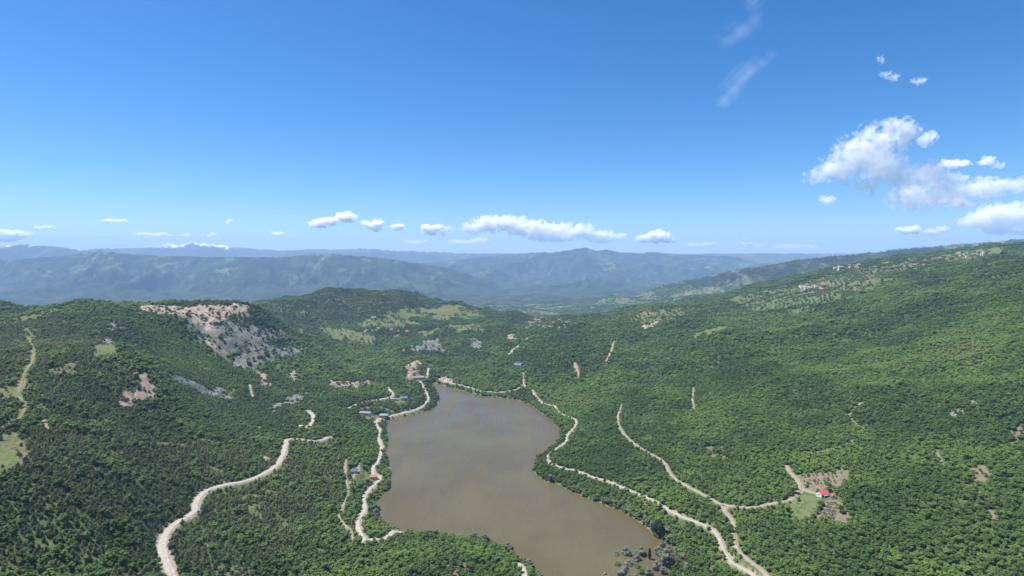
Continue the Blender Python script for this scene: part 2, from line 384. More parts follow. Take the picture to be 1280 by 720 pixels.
# ------------------------------------------------------------------ land cover polygons (pixels on the ground)
COVER = [   # channel 0 rock, 1 scree, 2 meadow, 3 soil ; strength ; polygon ; edge roughness m
    (2, 1, [(-30, 548), (0, 544), (16, 541), (27, 552), (29, 570), (24, 582), (0, 592), (-30, 592)], 3),
    (3, .9, [(14, 540), (24, 544), (33, 560), (35, 576), (24, 586), (26, 570), (24, 552)], 2),
    (2, 1, [(-20, 487), (8, 484), (35, 476), (33, 488), (22, 497), (0, 499), (-20, 500)], 3),
    (3, .8, [(22, 480), (34, 478), (28, 490), (20, 496)], 2),
    (2, .8, [(26, 408), (44, 412), (46, 440), (42, 465), (30, 482), (20, 480), (34, 455), (36, 435)], 4),
    (2, .9, [(113, 434), (132, 430), (150, 434), (146, 443), (118, 447)], 4),
    (2, .8, [(0, 401), (40, 393), (80, 387), (84, 390), (50, 399), (0, 407)], 6),
    (3, .85, [(989, 594), (1020, 592), (1061, 587), (1063, 594), (1050, 606), (1046, 614), (1024, 616), (1003, 611), (999, 602)], 2),
    (2, .6, [(1040, 594), (1062, 588), (1062, 604), (1046, 612)], 2),
    (2, 1, [(1001, 618), (1012, 616), (1027, 622), (1020, 640), (1015, 652), (1004, 655), (990, 645), (977, 634), (990, 626)], 2),
    (3, .9, [(1031, 629), (1046, 622), (1056, 634), (1068, 650), (1060, 656), (1036, 652), (1018, 651), (1024, 640)], 2),
    (2, .6, [(1042, 618), (1050, 624), (1068, 650), (1062, 650)], 2),
    (0, 1, [(152, 504), (158, 494), (172, 486), (176, 472), (182, 464), (188, 476), (196, 490), (192, 499), (176, 500), (160, 511)], 5),
    (0, .8, [(158, 383), (200, 382), (260, 382), (312, 383), (313, 399), (298, 396), (286, 393), (266, 406), (246, 404), (228, 400), (205, 395), (178, 390)], 8),
    (0, .95, [(246, 400), (262, 404), (272, 416), (266, 418), (252, 410)], 6),
    (0, .95, [(280, 386), (290, 396), (296, 404), (290, 402)], 6),
    (1, .72, [(215, 394), (262, 402), (300, 404), (330, 420), (350, 440), (320, 458), (306, 466), (284, 450), (262, 436), (240, 416)], 9),
    (0, .9, [(256, 427), (270, 432), (286, 444), (280, 446), (262, 436)], 6),
    (1, .9, [(284, 446), (304, 464), (326, 456), (350, 446), (384, 442), (384, 434), (356, 436), (336, 448), (308, 456)], 8),
    (1, .7, [(300, 410), (350, 412), (375, 424), (340, 432), (310, 428)], 12),
    (0, .9, [(315, 466), (334, 464), (336, 486), (328, 486), (326, 472)], 6),
    (1, .9, [(194, 462), (214, 466), (240, 476), (268, 490), (292, 496), (290, 500), (262, 494), (232, 482), (200, 468)], 5),
    (1, .9, [(268, 484), (284, 486), (284, 492), (268, 490)], 5),
    (1, .9, [(134, 402), (140, 402), (148, 416), (142, 415)], 4),
    (1, .9, [(128, 424), (136, 422), (146, 432), (140, 433)], 4),
    (1, 1, [(334, 511), (350, 503), (362, 496), (384, 491), (376, 502), (356, 508), (342, 516)], 6),
    (0, .7, [(404, 474), (430, 478), (460, 476), (468, 484), (440, 486), (410, 484)], 8),
    (0, .9, [(358, 468), (368, 466), (376, 470), (364, 476)], 6),
    (1, .95, [(512, 434), (530, 426), (546, 424), (556, 434), (558, 441), (530, 440), (516, 440)], 8),
    (1, .95, [(586, 424), (596, 422), (608, 432), (604, 436), (590, 437)], 6),
    (0, .9, [(632, 421), (640, 418), (648, 424), (640, 427)], 6),
    (2, 1.0, [(398, 411), (420, 410), (446, 413), (474, 423), (466, 429), (440, 430), (416, 424)], 10),
    (2, 1, [(444, 404), (500, 398), (530, 404), (490, 410), (450, 410)], 12),
    (2, 1, [(486, 392), (510, 384), (560, 380), (590, 386), (600, 396), (560, 402), (530, 398), (500, 397)], 20),
    (2, 1, [(522, 414), (550, 409), (552, 416), (530, 421)], 8),
    (3, .8, [(450, 427), (466, 427), (460, 430), (448, 430)], 6),
    (3, .7, [(494, 420), (516, 419), (510, 425), (496, 425)], 8),
    (2, 1, [(555, 405), (600, 404), (606, 412), (570, 416)], 12),
    (0, .95, [(506, 459), (516, 453), (527, 451), (528, 455), (518, 459), (508, 463)], 3),
    (3, .8, [(508, 461), (522, 458), (526, 466), (516, 472), (506, 470)], 4),
    (3, 1, [(503, 472), (516, 467), (528, 470), (530, 476), (512, 478)], 3),
    (2, .9, [(528, 468), (536, 470), (536, 474), (529, 475)], 3),
    (0, 1, [(548, 473), (558, 471.5), (567, 476), (564, 480), (552, 479)], 3),
    (3, .9, [(448, 510), (466, 506), (466, 510), (452, 514)], 2),
    (2, .9, [(466, 520), (478, 522), (476, 532), (466, 530)], 2),
    (3, .8, [(452, 521), (472, 519), (478, 524), (456, 526)], 2),
    (2, .9, [(492, 500), (508, 500), (508, 506), (494, 506)], 2),
    (2, .9, [(440, 584), (462, 586), (464, 600), (444, 604), (438, 596)], 3),
    (3, .9, [(484, 664), (496, 662), (504, 668), (490, 674)], 2),
    (2, .85, [(788, 398), (816, 387), (850, 386), (868, 392), (850, 400), (820, 404), (800, 408)], 12),
    (3, .6, [(800, 392), (830, 388), (836, 394), (806, 399)], 10),
    (2, .95, [(866, 417), (884, 412), (911, 409), (908, 413), (884, 420), (868, 422)], 6),
    (0, .9, [(800, 410), (826, 400), (830, 402), (806, 413)], 3),
    (2, .7, [(900, 374), (960, 362), (1000, 352), (1060, 340), (1110, 326), (1160, 322), (1190, 326), (1150, 340), (1090, 362), (1040, 380), (990, 392), (930, 392)], 30),
    (3, .55, [(990, 364), (1060, 350), (1100, 344), (1090, 356), (1040, 370), (1000, 376)], 25),
    (3, .6, [(1120, 336), (1150, 322), (1170, 322), (1140, 338)], 15),
    (2, .9, [(1172, 322), (1200, 314), (1258, 311), (1262, 319), (1220, 324), (1180, 326)], 15),
    (2, .8, [(1060, 362), (1110, 350), (1100, 360), (1070, 368)], 15),
    (1, 1, [(1184, 521), (1192, 512), (1200, 512), (1206, 516), (1196, 521)], 3),
    (1, .9, [(1210, 504), (1216, 498), (1222, 506), (1216, 510)], 2),
    (1, .8, [(1240, 526), (1246, 522), (1248, 530)], 2),
    (3, .9, [(1212, 592), (1222, 582), (1240, 578), (1244, 592), (1230, 604), (1214, 606)], 6),
    (3, .9, [(1226, 637), (1240, 637), (1250, 648), (1240, 650)], 2),
    (0, .8, [(1258, 640), (1268, 644), (1264, 650)], 2),
    (3, .85, [(1262, 540), (1280, 530), (1280, 560), (1264, 560)], 6),
    (3, .6, [(875, 560), (905, 554), (930, 564), (900, 578), (880, 574)], 8),
    (3, .4, [(980, 540), (1000, 534), (1010, 548), (988, 552)], 6),
    (3, .55, [(550, 706), (580, 700), (610, 716), (580, 730), (550, 730)], 5),
    (3, .5, [(270, 700), (300, 702), (320, 720), (280, 730)], 6),
    (3, .35, [(300, 626), (340, 616), (360, 640), (330, 660), (306, 650)], 10),
    (3, .35, [(418, 545), (440, 548), (436, 564), (420, 560)], 6),
    (0, .85, [(250, 612), (262, 607), (286, 602), (284, 606), (260, 614), (250, 622)], 2),
    (0, .85, [(200, 680), (212, 655), (230, 642), (232, 646), (215, 660), (206, 680)], 2),
    (0, .85, [(322, 572), (336, 566), (338, 572), (326, 576)], 2),
    (0, .8, [(815, 622), (836, 634), (860, 644), (858, 647), (834, 640), (814, 626)], 2),
]
pp = np.concatenate([np.array(c[2], float) for c in COVER])
pw = unproject(pp)
cover_polys = []
k0 = 0
for ch, st, pts, rough in COVER:
    cover_polys.append((ch, st, pw[k0:k0 + len(pts), :2].copy(), rough)); k0 += len(pts)


def cover_at(x, y):
    out = np.zeros((len(x), 4))
    # grassy and stony openings in the scrub, commoner on the dry left hills
    left = sstep(-60, -160, x)
    w_ = fbm(x / 30, y / 30, 4, 130) + .16 * fbm(x / 150, y / 150, 2, 131)
    o_ = sstep(.40 - .13 * left, .52 - .13 * left, w_) * (1 - sstep(1700, 2400, np.hypot(x, y))) * (.55 + .25 * left)
    out[:, 2] = o_
    out[:, 3] = o_ * sstep(.05, .3, fbm(x / 12, y / 12, 3, 132)) * .8
    for i, (ch, st, poly, rough) in enumerate(cover_polys):
        reach = rough * 4 + 4
        lo = poly.min(0) - reach; hi = poly.max(0) + reach
        m = np.nonzero((x > lo[0]) & (x < hi[0]) & (y > lo[1]) & (y < hi[1]))[0]
        if len(m) == 0:
            continue
        sd = poly_sd(x[m], y[m], poly)
        nz = fbm(x[m] / (rough * 2.2), y[m] / (rough * 2.2), 4, 100 + i % 7) * rough * 2.4
        if st < .9:       # broken cover
            nz = nz + (fbm(x[m] / (rough * 1.3), y[m] / (rough * 1.3), 3, 140 + i % 5) + (.9 - st) * .9) * rough * 4 * sstep(rough * 2, -rough * 3, sd)
        f = sstep(.35 * rough, -.35 * rough, sd + nz)
        out[m, ch] = np.maximum(out[m, ch], f * min(1, st + .1))
    return out


# ------------------------------------------------------------------ node helpers
def mat_new(name):
    m = bpy.data.materials.new(name); m.use_nodes = True
    nt = m.node_tree; nt.nodes.clear()
    out = nt.nodes.new("ShaderNodeOutputMaterial")
    return m, nt, out


class NB:
    def __init__(s, nt): s.nt = nt

    def n(s, t, **kw):
        nd = s.nt.nodes.new(t)
        for k, v in kw.items():
            setattr(nd, k, v)
        return nd

    def l(s, a, b): s.nt.links.new(a, b)

    def noise(s, vec, scale, detail=4, rough=.55, dist=0):
        nd = s.n("ShaderNodeTexNoise"); nd.inputs["Scale"].default_value = scale
        nd.inputs["Detail"].default_value = detail; nd.inputs["Roughness"].default_value = rough
        nd.inputs["Distortion"].default_value = dist
        s.l(vec, nd.inputs["Vector"]); return nd.outputs["Fac"]

    def ramp(s, fac, a, b, ca=0.0, cb=1.0):
        nd = s.n("ShaderNodeMapRange"); nd.interpolation_type = 'SMOOTHSTEP'
        nd.inputs[1].default_value = a; nd.inputs[2].default_value = b
        nd.inputs[3].default_value = ca; nd.inputs[4].default_value = cb
        s.l(fac, nd.inputs[0]); return nd.outputs[0]

    def mix(s, fac, a, b):
        nd = s.n("ShaderNodeMix", data_type='RGBA')
        for sock, v in ((nd.inputs[0], fac), (nd.inputs[6], a), (nd.inputs[7], b)):
            if isinstance(v, (tuple, list)):
                sock.default_value = (*v, 1)
            elif isinstance(v, (int, float)):
                sock.default_value = v
            else:
                s.l(v, sock)
        return nd.outputs[2]

    def math(s, op, a, b=0.0):
        nd = s.n("ShaderNodeMath", operation=op)
        for sock, v in ((nd.inputs[0], a), (nd.inputs[1], b)):
            if isinstance(v, (int, float)):
                sock.default_value = v
            else:
                s.l(v, sock)
        return nd.outputs[0]


def simple_mat(name, col, rough=.7, var=.25, scale=1.2):
    m, nt, out = mat_new(name); b = NB(nt)
    tc = b.n("ShaderNodeTexCoord")
    f = b.noise(tc.outputs["Object"], scale, 5)
    c = b.mix(f, tuple(x * (1 - var) for x in col), tuple(min(1, x * (1 + var)) for x in col))
    p = b.n("ShaderNodeBsdfPrincipled"); p.inputs["Roughness"].default_value = rough
    b.l(c, p.inputs["Base Color"]); b.l(p.outputs[0], out.inputs[0])
    return m


# ---- ground
def ground_material():
    m, nt, out = mat_new("ground"); b = NB(nt)
    geo = b.n("ShaderNodeNewGeometry"); pos = geo.outputs["Position"]
    att = b.n("ShaderNodeAttribute", attribute_name="cover"); sep = b.n("ShaderNodeSeparateColor"); b.l(att.outputs["Color"], sep.inputs[0])
    rock, scree, meadow = sep.outputs[0], sep.outputs[1], sep.outputs[2]; soil = att.outputs["Alpha"]
    fa = b.noise(pos, .02, 6); fb = b.noise(pos, .25, 6, .6); fc = b.noise(pos, 1.1, 4)
    col = b.mix(b.ramp(fb, .35, .65), (.046, .072, .021), (.085, .115, .036))
    col = b.mix(b.ramp(fa, .4, .62, 0, .5), col, (.055, .06, .028))
    md = b.mix(b.ramp(fb, .3, .7), (.065, .10, .028), (.11, .14, .046))
    md = b.mix(b.ramp(b.noise(pos, .09, 6, .65), .42, .64, 0, .85), md, (.13, .115, .065))
    md = b.mix(b.ramp(b.noise(pos, .33, 5, .6), .55, .62, 0, .8), md, (.035, .06, .018))
    so = b.mix(b.ramp(fb, .3, .7), (.12, .095, .064), (.19, .155, .112))
    so = b.mix(b.ramp(fc, .5, .68, 0, .45), so, (.09, .11, .04))
    st = b.n("ShaderNodeMapping"); st.inputs["Scale"].default_value = (.09, .09, .02); b.l(pos, st.inputs[0])
    rk = b.mix(b.ramp(b.noise(st.outputs[0], 1.0, 7, .65), .35, .65), (.19, .145, .115), (.36, .28, .23))
    rk = b.mix(b.ramp(b.noise(pos, .12, 6, .7), .52, .6, 0, .75), rk, (.06, .07, .035))
    sc = b.mix(b.ramp(b.noise(pos, .2, 7, .65), .35, .65), (.10, .095, .095), (.19, .18, .175))
    sc = b.mix(b.ramp(b.noise(pos, .07, 6, .7), .5, .6, 0, .8), sc, (.045, .065, .028))
    for f, c in ((meadow, md), (soil, so), (scree, sc), (rock, rk)):
        col = b.mix(f, col, c)
    rd = b.n("ShaderNodeAttribute", attribute_name="verge")
    col = b.mix(rd.outputs["Fac"], col, b.mix(fb, (.2, .16, .11), (.36, .31, .25)))
    bump = b.n("ShaderNodeBump"); bump.inputs["Strength"].default_value = .8; bump.inputs["Distance"].default_value = 1.2
    b.l(b.noise(pos, .5, 8, .65), bump.inputs["Height"])
    p = b.n("ShaderNodeBsdfPrincipled"); p.inputs["Roughness"].default_value = .95; p.inputs["Specular IOR Level"].default_value = .1
    b.l(col, p.inputs["Base Color"]); b.l(bump.outputs[0], p.inputs["Normal"]); b.l(p.outputs[0], out.inputs[0])
    return m


def far_material(name, snow):
    m, nt, out = mat_new(name); b = NB(nt)
    geo = b.n("ShaderNodeNewGeometry"); pos = geo.outputs["Position"]
    fa = b.noise(pos, .0014, 8, .62); fb = b.noise(pos, .006, 8, .65); fd = b.noise(pos, .02, 6, .65)
    col = b.mix(b.ramp(fb, .38, .62), (.012, .019, .012), (.038, .054, .024))
    flat = b.n("ShaderNodeSeparateXYZ"); b.l(pos, flat.inputs[0])
    low = b.ramp(flat.outputs[2], 60, -190)
    patch = b.math('MULTIPLY', b.ramp(b.noise(pos, .008, 7, .7), .5, .58), b.ramp(fa, .46, .6))
    patch = b.math('MULTIPLY', patch, b.math('SUBTRACT', .7, b.math('MULTIPLY', low, .5)))
    col = b.mix(patch, col, b.mix(fd, (.10, .15, .05), (.26, .25, .15)))
    col = b.mix(b.ramp(b.noise(pos, .003, 8, .75), .63, .68, 0, .5), col, (.24, .20, .17))
    if snow:
        v = b.math('ADD', flat.outputs[2], b.math('MULTIPLY', b.math('SUBTRACT', b.noise(pos, .0022, 8, .7), .5), 900.0))
        col = b.mix(b.ramp(v, 440, 540), b.mix(.5, col, (.10, .11, .10)), (.85, .87, .9))
    bump = b.n("ShaderNodeBump"); bump.inputs["Strength"].default_value = 1; bump.inputs["Distance"].default_value = 30
    b.l(b.noise(pos, .008, 9, .65), bump.inputs["Height"])
    p = b.n("ShaderNodeBsdfPrincipled"); p.inputs["Roughness"].default_value = 1; p.inputs["Specular IOR Level"].default_value = .05
    b.l(col, p.inputs["Base Color"]); b.l(bump.outputs[0], p.inputs["Normal"]); b.l(p.outputs[0], out.inputs[0])
    return m


# ------------------------------------------------------------------ terrain meshes
az = np.radians(np.linspace(-62, 62, 820))
rad = np.concatenate([np.exp(np.arange(math.log(60), math.log(200), .03)), np.exp(np.arange(math.log(200), math.log(2600), .0042)), np.exp(np.arange(math.log(2600), math.log(19400), .0062))])
AZ, RD = np.meshgrid(az, rad)
GX = RD * np.sin(AZ); GY = RD * np.cos(AZ)
GX = GX + 0.0
GZ = height(GX, GY)


def np_mesh(name, verts, faces, mat, smooth=True):
    me = bpy.data.meshes.new(name)
    verts = np.asarray(verts, np.float32); faces = np.asarray(faces, np.int32)
    me.vertices.add(len(verts)); me.vertices.foreach_set("co", verts.ravel())
    k = faces.shape[1]
    me.loops.add(faces.size); me.loops.foreach_set("vertex_index", faces.ravel())
    me.polygons.add(len(faces))
    me.polygons.foreach_set("loop_start", np.arange(0, faces.size, k, dtype=np.int32))
    me.polygons.foreach_set("use_smooth", np.full(len(faces), smooth))
    if mat:
        me.materials.append(mat)
    me.update(calc_edges=True)
    return me


def link(name, me, kind=None, parent=None):
    o = bpy.data.objects.new(name, me); COL.objects.link(o)
    if kind: o["kind"] = kind
    if parent: o.parent = parent
    return o


def tag(o, label, cat, group=None):
    o["label"] = label; o["category"] = cat
    if group: o["group"] = group
    return o


def grid_sheet(name, i0, i1, mat, cover):
    n = AZ.shape[1]
    X, Y, Z = GX[i0:i1 + 1], GY[i0:i1 + 1], GZ[i0:i1 + 1]
    rows = X.shape[0]
    idx = np.arange(rows * n).reshape(rows, n)
    f = np.stack([idx[:-1, :-1], idx[:-1, 1:], idx[1:, 1:], idx[1:, :-1]], -1).reshape(-1, 4)[:, ::-1]
    if cover:
        x, y = X.ravel(), Y.ravel()
        c = cover_at(x, y)
        crag = np.clip(c[:, 0] + .7 * c[:, 1], 0, 1) * sstep(820, 980, np.hypot(x, y)) * (SG.query(x, y)[0] > 9)
        Z = (Z.ravel() + crag * np.clip(ridged(x / 15, y / 80, 4, 120) - .35, 0, 1) * 9).reshape(Z.shape)
    me = np_mesh(name, np.stack([X, Y, Z], -1).reshape(-1, 3), f, mat)
    if cover:
        rr_ = np.hypot(x, y)
        fm = sstep(.05, .3, fbm(x / 160, y / 160, 4, 91) + .12 + .15 * fbm(x / 30, y / 30, 2, 92)) * sstep(2500, 3200, rr_)
        c[:, 2] = np.maximum(c[:, 2], fm * .8)
        c[:, 3] = np.maximum(c[:, 3], fm * sstep(.1, .25, fbm(x / 70, y / 70, 3, 93)) * .7)
        c[:, 1] = np.maximum(c[:, 1], sstep(2800, 3400, rr_) * sstep(.32, .42, fbm(x / 110, y / 60, 4, 94)) * .8)
        a = me.attributes.new("cover", 'FLOAT_COLOR', 'POINT'); a.data.foreach_set("color", c.astype(np.float32).ravel())
        d, zr, ri = SG.query(x, y)
        big = np.isin(ri, [0, 1, 2, 7])
        v = (1 - sstep(.2, np.where(big, 4.2, 2.0), d + np.where(big, 3.2, 1.5) * fbm(x / 5, y / 5, 3, 77))) * .9
        bare = np.isin(ri, [i for i, r in enumerate(road_lines) if r[2] == "grass"])
        v = np.where(bare, v * .3, v)
        sd = poly_sd(x, y, SHORE, 20)
        mud = (1 - sstep(.2, 1.6, np.abs(sd) + fbm(x / 9, y / 9, 2, 78) * 1.2)) * .45
        a = me.attributes.new("verge", 'FLOAT', 'POINT'); a.data.foreach_set("value", np.maximum(v, mud).astype(np.float32))
    o = link(name, me, "structure")
    return o


i1 = int(np.searchsorted(rad, 4800)); i2 = int(np.searchsorted(rad, 12600))
M_ground = ground_material()
M_far = far_material("far_hillside", False); M_snow = far_material("snowy_hillside", True)
grid_sheet("terrain", 0, i1, M_ground, True)
grid_sheet("mountains", i1, i2, M_far, False)
grid_sheet("snowy_mountains", i2, len(rad) - 1, M_snow, False)

# ------------------------------------------------------------------ lake
m, nt, out = mat_new("muddy_water"); b = NB(nt)
geo = b.n("ShaderNodeNewGeometry"); pos = geo.outputs["Position"]
p = b.n("ShaderNodeBsdfPrincipled")
c = b.mix(b.ramp(b.noise(pos, .012, 4), .35, .65), (.080, .064, .027), (.092, .078, .035))
b.l(c, p.inputs["Base Color"])
p.inputs["IOR"].default_value = 1.33
bump = b.n("ShaderNodeBump"); bump.inputs["Strength"].default_value = .35; bump.inputs["Distance"].default_value = .12
mp = b.n("ShaderNodeMapping"); mp.inputs["Scale"].default_value = (.5, 1.2, 1); mp.inputs["Rotation"].default_value = (0, 0, .4); b.l(pos, mp.inputs[0])
ms = b.n("ShaderNodeMapping"); ms.inputs["Scale"].default_value = (.05, .008, 1); ms.inputs["Rotation"].default_value = (0, 0, .5); b.l(pos, ms.inputs[0])
b.l(b.ramp(b.noise(ms.outputs[0], 1.0, 5, .6), .35, .65, .2, .42), p.inputs["Roughness"])
b.l(b.noise(mp.outputs[0], .8, 6, .6), bump.inputs["Height"]); b.l(bump.outputs[0], p.inputs["Normal"]); b.l(p.outputs[0], out.inputs[0])
bm = bmesh.new()
_o = SHORE.mean(0)
_tn = np.roll(SHORE, -1, 0) - np.roll(SHORE, 1, 0)
_nn = np.stack([_tn[:, 1], -_tn[:, 0]], -1) / (np.hypot(_tn[:, 0], _tn[:, 1])[:, None] + 1e-6)
_area = np.sum(SHORE[:, 0] * np.roll(SHORE[:, 1], -1) - np.roll(SHORE[:, 0], -1) * SHORE[:, 1])
LAKE = SHORE + _nn * (1 if _area > 0 else -1) * 2.5
f = bm.faces.new([bm.verts.new((x, y, 0.0)) for x, y in LAKE])
if f.normal.z < 0 or _area < 0:
    f.normal_flip()
bmesh.ops.triangulate(bm, faces=bm.faces[:])
me = bpy.data.meshes.new("lake"); bm.to_mesh(me); me.materials.append(m)
link("lake", me, "structure")

# ------------------------------------------------------------------ road ribbons
def road_mat(name, ca, cb):
    m, nt, out = mat_new(name); b = NB(nt)
    geo = b.n("ShaderNodeNewGeometry"); pos = geo.outputs["Position"]
    c = b.mix(b.ramp(b.noise(pos, .35, 6, .6), .3, .7), ca, cb)
    at = b.n("ShaderNodeAttribute", attribute_name="across")
    w = b.math('ABSOLUTE', b.math('SUBTRACT', b.math('ABSOLUTE', at.outputs["Fac"]), .45))
    c = b.mix(b.ramp(w, .05, .2, .35, 0), c, tuple(x * 1.15 for x in cb))
    p = b.n("ShaderNodeBsdfPrincipled"); p.inputs["Roughness"].default_value = .95; p.inputs["Specular IOR Level"].default_value = .1
    b.l(c, p.inputs["Base Color"]); b.l(p.outputs[0], out.inputs[0])
    return m


ROADM = {"white": road_mat("pale_gravel", (.22, .20, .17), (.32, .30, .265)), "tan": road_mat("tan_dirt", (.18, .15, .11), (.27, .23, .175)),
         "orange": road_mat("ochre_dirt", (.23, .15, .095), (.33, .22, .15)), "grass": road_mat("grassy_track", (.10, .11, .05), (.19, .165, .10))}
for ri, (name, w, kind, L) in enumerate(road_lines):
    S = smooth_line(L, 2.0)
    t = np.gradient(S[:, :2], axis=0); t /= np.hypot(t[:, 0], t[:, 1])[:, None] + 1e-9
    nrm = np.stack([t[:, 1], -t[:, 0]], -1)
    jit = 1 + .38 * fbm(S[:, 0] / 9, S[:, 1] / 9, 3, 90 + ri)
    cols = np.array([-1.12, -1, -.5, 0, .5, 1, 1.12])
    V = []
    for c in cols:
        q = S[:, :2] + nrm * (c * w / 2 * jit)[:, None]
        z = S[:, 2] + .22 + .05 * (1 - c * c) - (.6 if abs(c) > 1.05 else 0)
        V.append(np.stack([q[:, 0], q[:, 1], z], -1))
    V = np.stack(V, 1)
    n = len(cols); idx = np.arange(len(S) * n).reshape(len(S), n)
    f = np.stack([idx[:-1, :-1], idx[:-1, 1:], idx[1:, 1:], idx[1:, :-1]], -1).reshape(-1, 4)[:, ::-1]
    f = f[:, ::-1]
    me = np_mesh(name, V.reshape(-1, 3), f, ROADM[kind])
    a = me.attributes.new("across", 'FLOAT', 'POINT'); a.data.foreach_set("value", np.tile(np.clip(cols, -1, 1), len(S)).astype(np.float32))
    link(name, me, "structure")

# ------------------------------------------------------------------ trees
def foliage_mat(name, dark, light, warm):
    m, nt, out = mat_new(name); b = NB(nt)
    ti = b.n("ShaderNodeAttribute", attribute_name="tint", attribute_type='INSTANCER')
    oi = b.n("ShaderNodeObjectInfo")
    fac = b.math('ADD', ti.outputs["Fac"], b.math('MULTIPLY', b.math('SUBTRACT', oi.outputs["Random"], .5), .35))
    geo = b.n("ShaderNodeNewGeometry")
    fac = b.math('ADD', fac, b.math('MULTIPLY', b.math('SUBTRACT', b.noise(geo.outputs["Position"], .9, 3), .5), .5))
    c = b.mix(b.ramp(fac, 0, 1), dark, light)
    c = b.mix(b.ramp(fac, .95, 1.5, 0, .7), c, warm)
    d = b.n("ShaderNodeBsdfPrincipled"); d.inputs["Roughness"].default_value = .6; d.inputs["Specular IOR Level"].default_value = .22
    b.l(c, d.inputs["Base Color"])
    t = b.n("ShaderNodeBsdfTranslucent"); b.l(b.mix(.5, c, light), t.inputs["Color"])
    mx = b.n("ShaderNodeMixShader"); mx.inputs[0].default_value = .36
    b.l(d.outputs[0], mx.inputs[1]); b.l(t.outputs[0], mx.inputs[2]); b.l(mx.outputs[0], out.inputs[0])
    return m


M_broad = foliage_mat("broad_leaves", (.062, .108, .021), (.152, .238, .042), (.22, .24, .065))
M_pine = foliage_mat("pine_needles", (.112, .128, .055), (.195, .215, .086), (.23, .22, .105))
M_dark = foliage_mat("dark_leaves", (.022, .042, .016), (.045, .075, .024), (.06, .09, .03))
M_willow = foliage_mat("willow_leaves", (.12, .135, .085), (.20, .215, .15), (.25, .26, .2))
M_bark = simple_mat("bark", (.10, .075, .055), .9, .3, 3)


def tree_mesh(name, kind, seed, leaves=130, detail=2):
    """one tree of unit-metre size: tapered trunk, limbs, uneven crown of leaf faces over lumpy masses"""
    r = random.Random(seed)
    bm = bmesh.new()
    H = {"broad": 7.0, "pine": 6.8, "willow": 7.0, "poplar": 11.0, "orchard": 2.8, "shrub": 2.2}[kind]
    lobes = []
    if kind in ("broad", "willow"):
        n = r.randint(5, 8)
        lobes.append((Vector((0, 0, H * .58)), H * .30))
        for i in range(n):
            a = i * 2 * math.pi / n + r.uniform(-.4, .4); q = r.uniform(.16, .27) * H
            lobes.append((Vector((math.cos(a) * q, math.sin(a) * q, H * r.uniform(.38, .78))), H * r.uniform(.15, .24)))
        lobes.append((Vector((r.uniform(-.4, .4), r.uniform(-.4, .4), H * .83)), H * .18))
    elif kind == "pine":
        n = 6
        for i in range(n):
            t = i / (n - 1)
            rad_ = H * (.29 * (1 - t) ** .7 + .06)
            lobes.append((Vector((r.uniform(-.25, .25), r.uniform(-.25, .25), H * (.25 + .70 * t))), rad_))
        for i in range(4):
            a = r.uniform(0, 6.28)
            lobes.append((Vector((math.cos(a) * H * .17, math.sin(a) * H * .17, H * r.uniform(.25, .5))), H * .12))
    elif kind == "poplar":
        for i in range(7):
            t = i / 6
            lobes.append((Vector((r.uniform(-.3, .3), r.uniform(-.3, .3), H * (.16 + .74 * t))), H * (.06 + .10 * math.sin(math.pi * (.12 + .8 * t)))))
    else:
        for i in range(5):
            a = i * 1.26 + r.random()
            lobes.append((Vector((math.cos(a) * H * .2, math.sin(a) * H * .2, H * r.uniform(.45, .75))), H * r.uniform(.2, .3)))
    fl = {"pine": .7, "poplar": 1.6}.get(kind, .85)
    for c, rad_ in lobes:
        m4 = bmesh.ops.create_icosphere(bm, subdivisions=detail if rad_ > 1.0 else 1, radius=rad_ * .82)
        for v in m4["verts"]:
            k = 1 + r.uniform(-.2, .16)
            v.co = Vector((v.co.x * k, v.co.y * k, v.co.z * k * fl)) + c
        bm.verts.index_update()
    tot = sum(rr * rr for _, rr in lobes)
    for c, rad_ in lobes:
        for _ in range(max(6, int(leaves * rad_ * rad_ / tot))):
            d = Vector((r.gauss(0, 1), r.gauss(0, 1), r.gauss(.25, 1))).normalized()
            p_ = c + Vector((d.x, d.y, d.z * fl)) * rad_ * r.uniform(.78, 1.13)
            s = rad_ * r.uniform(.13, .28)
            nrm = (d + Vector((r.gauss(0, .5), r.gauss(0, .5), r.gauss(.45, .5)))).normalized()
            t1 = nrm.orthogonal().normalized(); t2 = nrm.cross(t1)
            a = r.uniform(0, 6.28); e1 = t1 * math.cos(a) + t2 * math.sin(a); e2 = nrm.cross(e1)
            bm.faces.new([bm.verts.new(p_ + e1 * s), bm.verts.new(p_ + e2 * s * .7), bm.verts.new(p_ - e1 * s * .9), bm.verts.new(p_ - e2 * s * .6)])
    for f in bm.faces:
        f.material_index = 0
    # trunk and limbs
    def limb(a, b_, ra, rb):
        d = (b_ - a).normalized(); t1 = d.orthogonal().normalized(); t2 = d.cross(t1)
        A = [bm.verts.new(a + (t1 * math.cos(k * 1.2566) + t2 * math.sin(k * 1.2566)) * ra) for k in range(5)]
        B = [bm.verts.new(b_ + (t1 * math.cos(k * 1.2566) + t2 * math.sin(k * 1.2566)) * rb) for k in range(5)]
        for k in range(5):
            f = bm.faces.new([A[k], A[(k + 1) % 5], B[(k + 1) % 5], B[k]]); f.material_index = 1
    limb(Vector((0, 0, -.8)), Vector((0, 0, H * .6)), H * .028, H * .012)
    for c, rad_ in lobes[1:5]:
        limb(Vector((0, 0, H * .3)), c, H * .012, H * .006)
    me = bpy.data.meshes.new(name)
    bm.to_mesh(me); bm.free()
    me.materials.append({"pine": M_pine, "willow": M_willow, "poplar": M_dark}.get(kind, M_broad)); me.materials.append(M_bark)
    return me


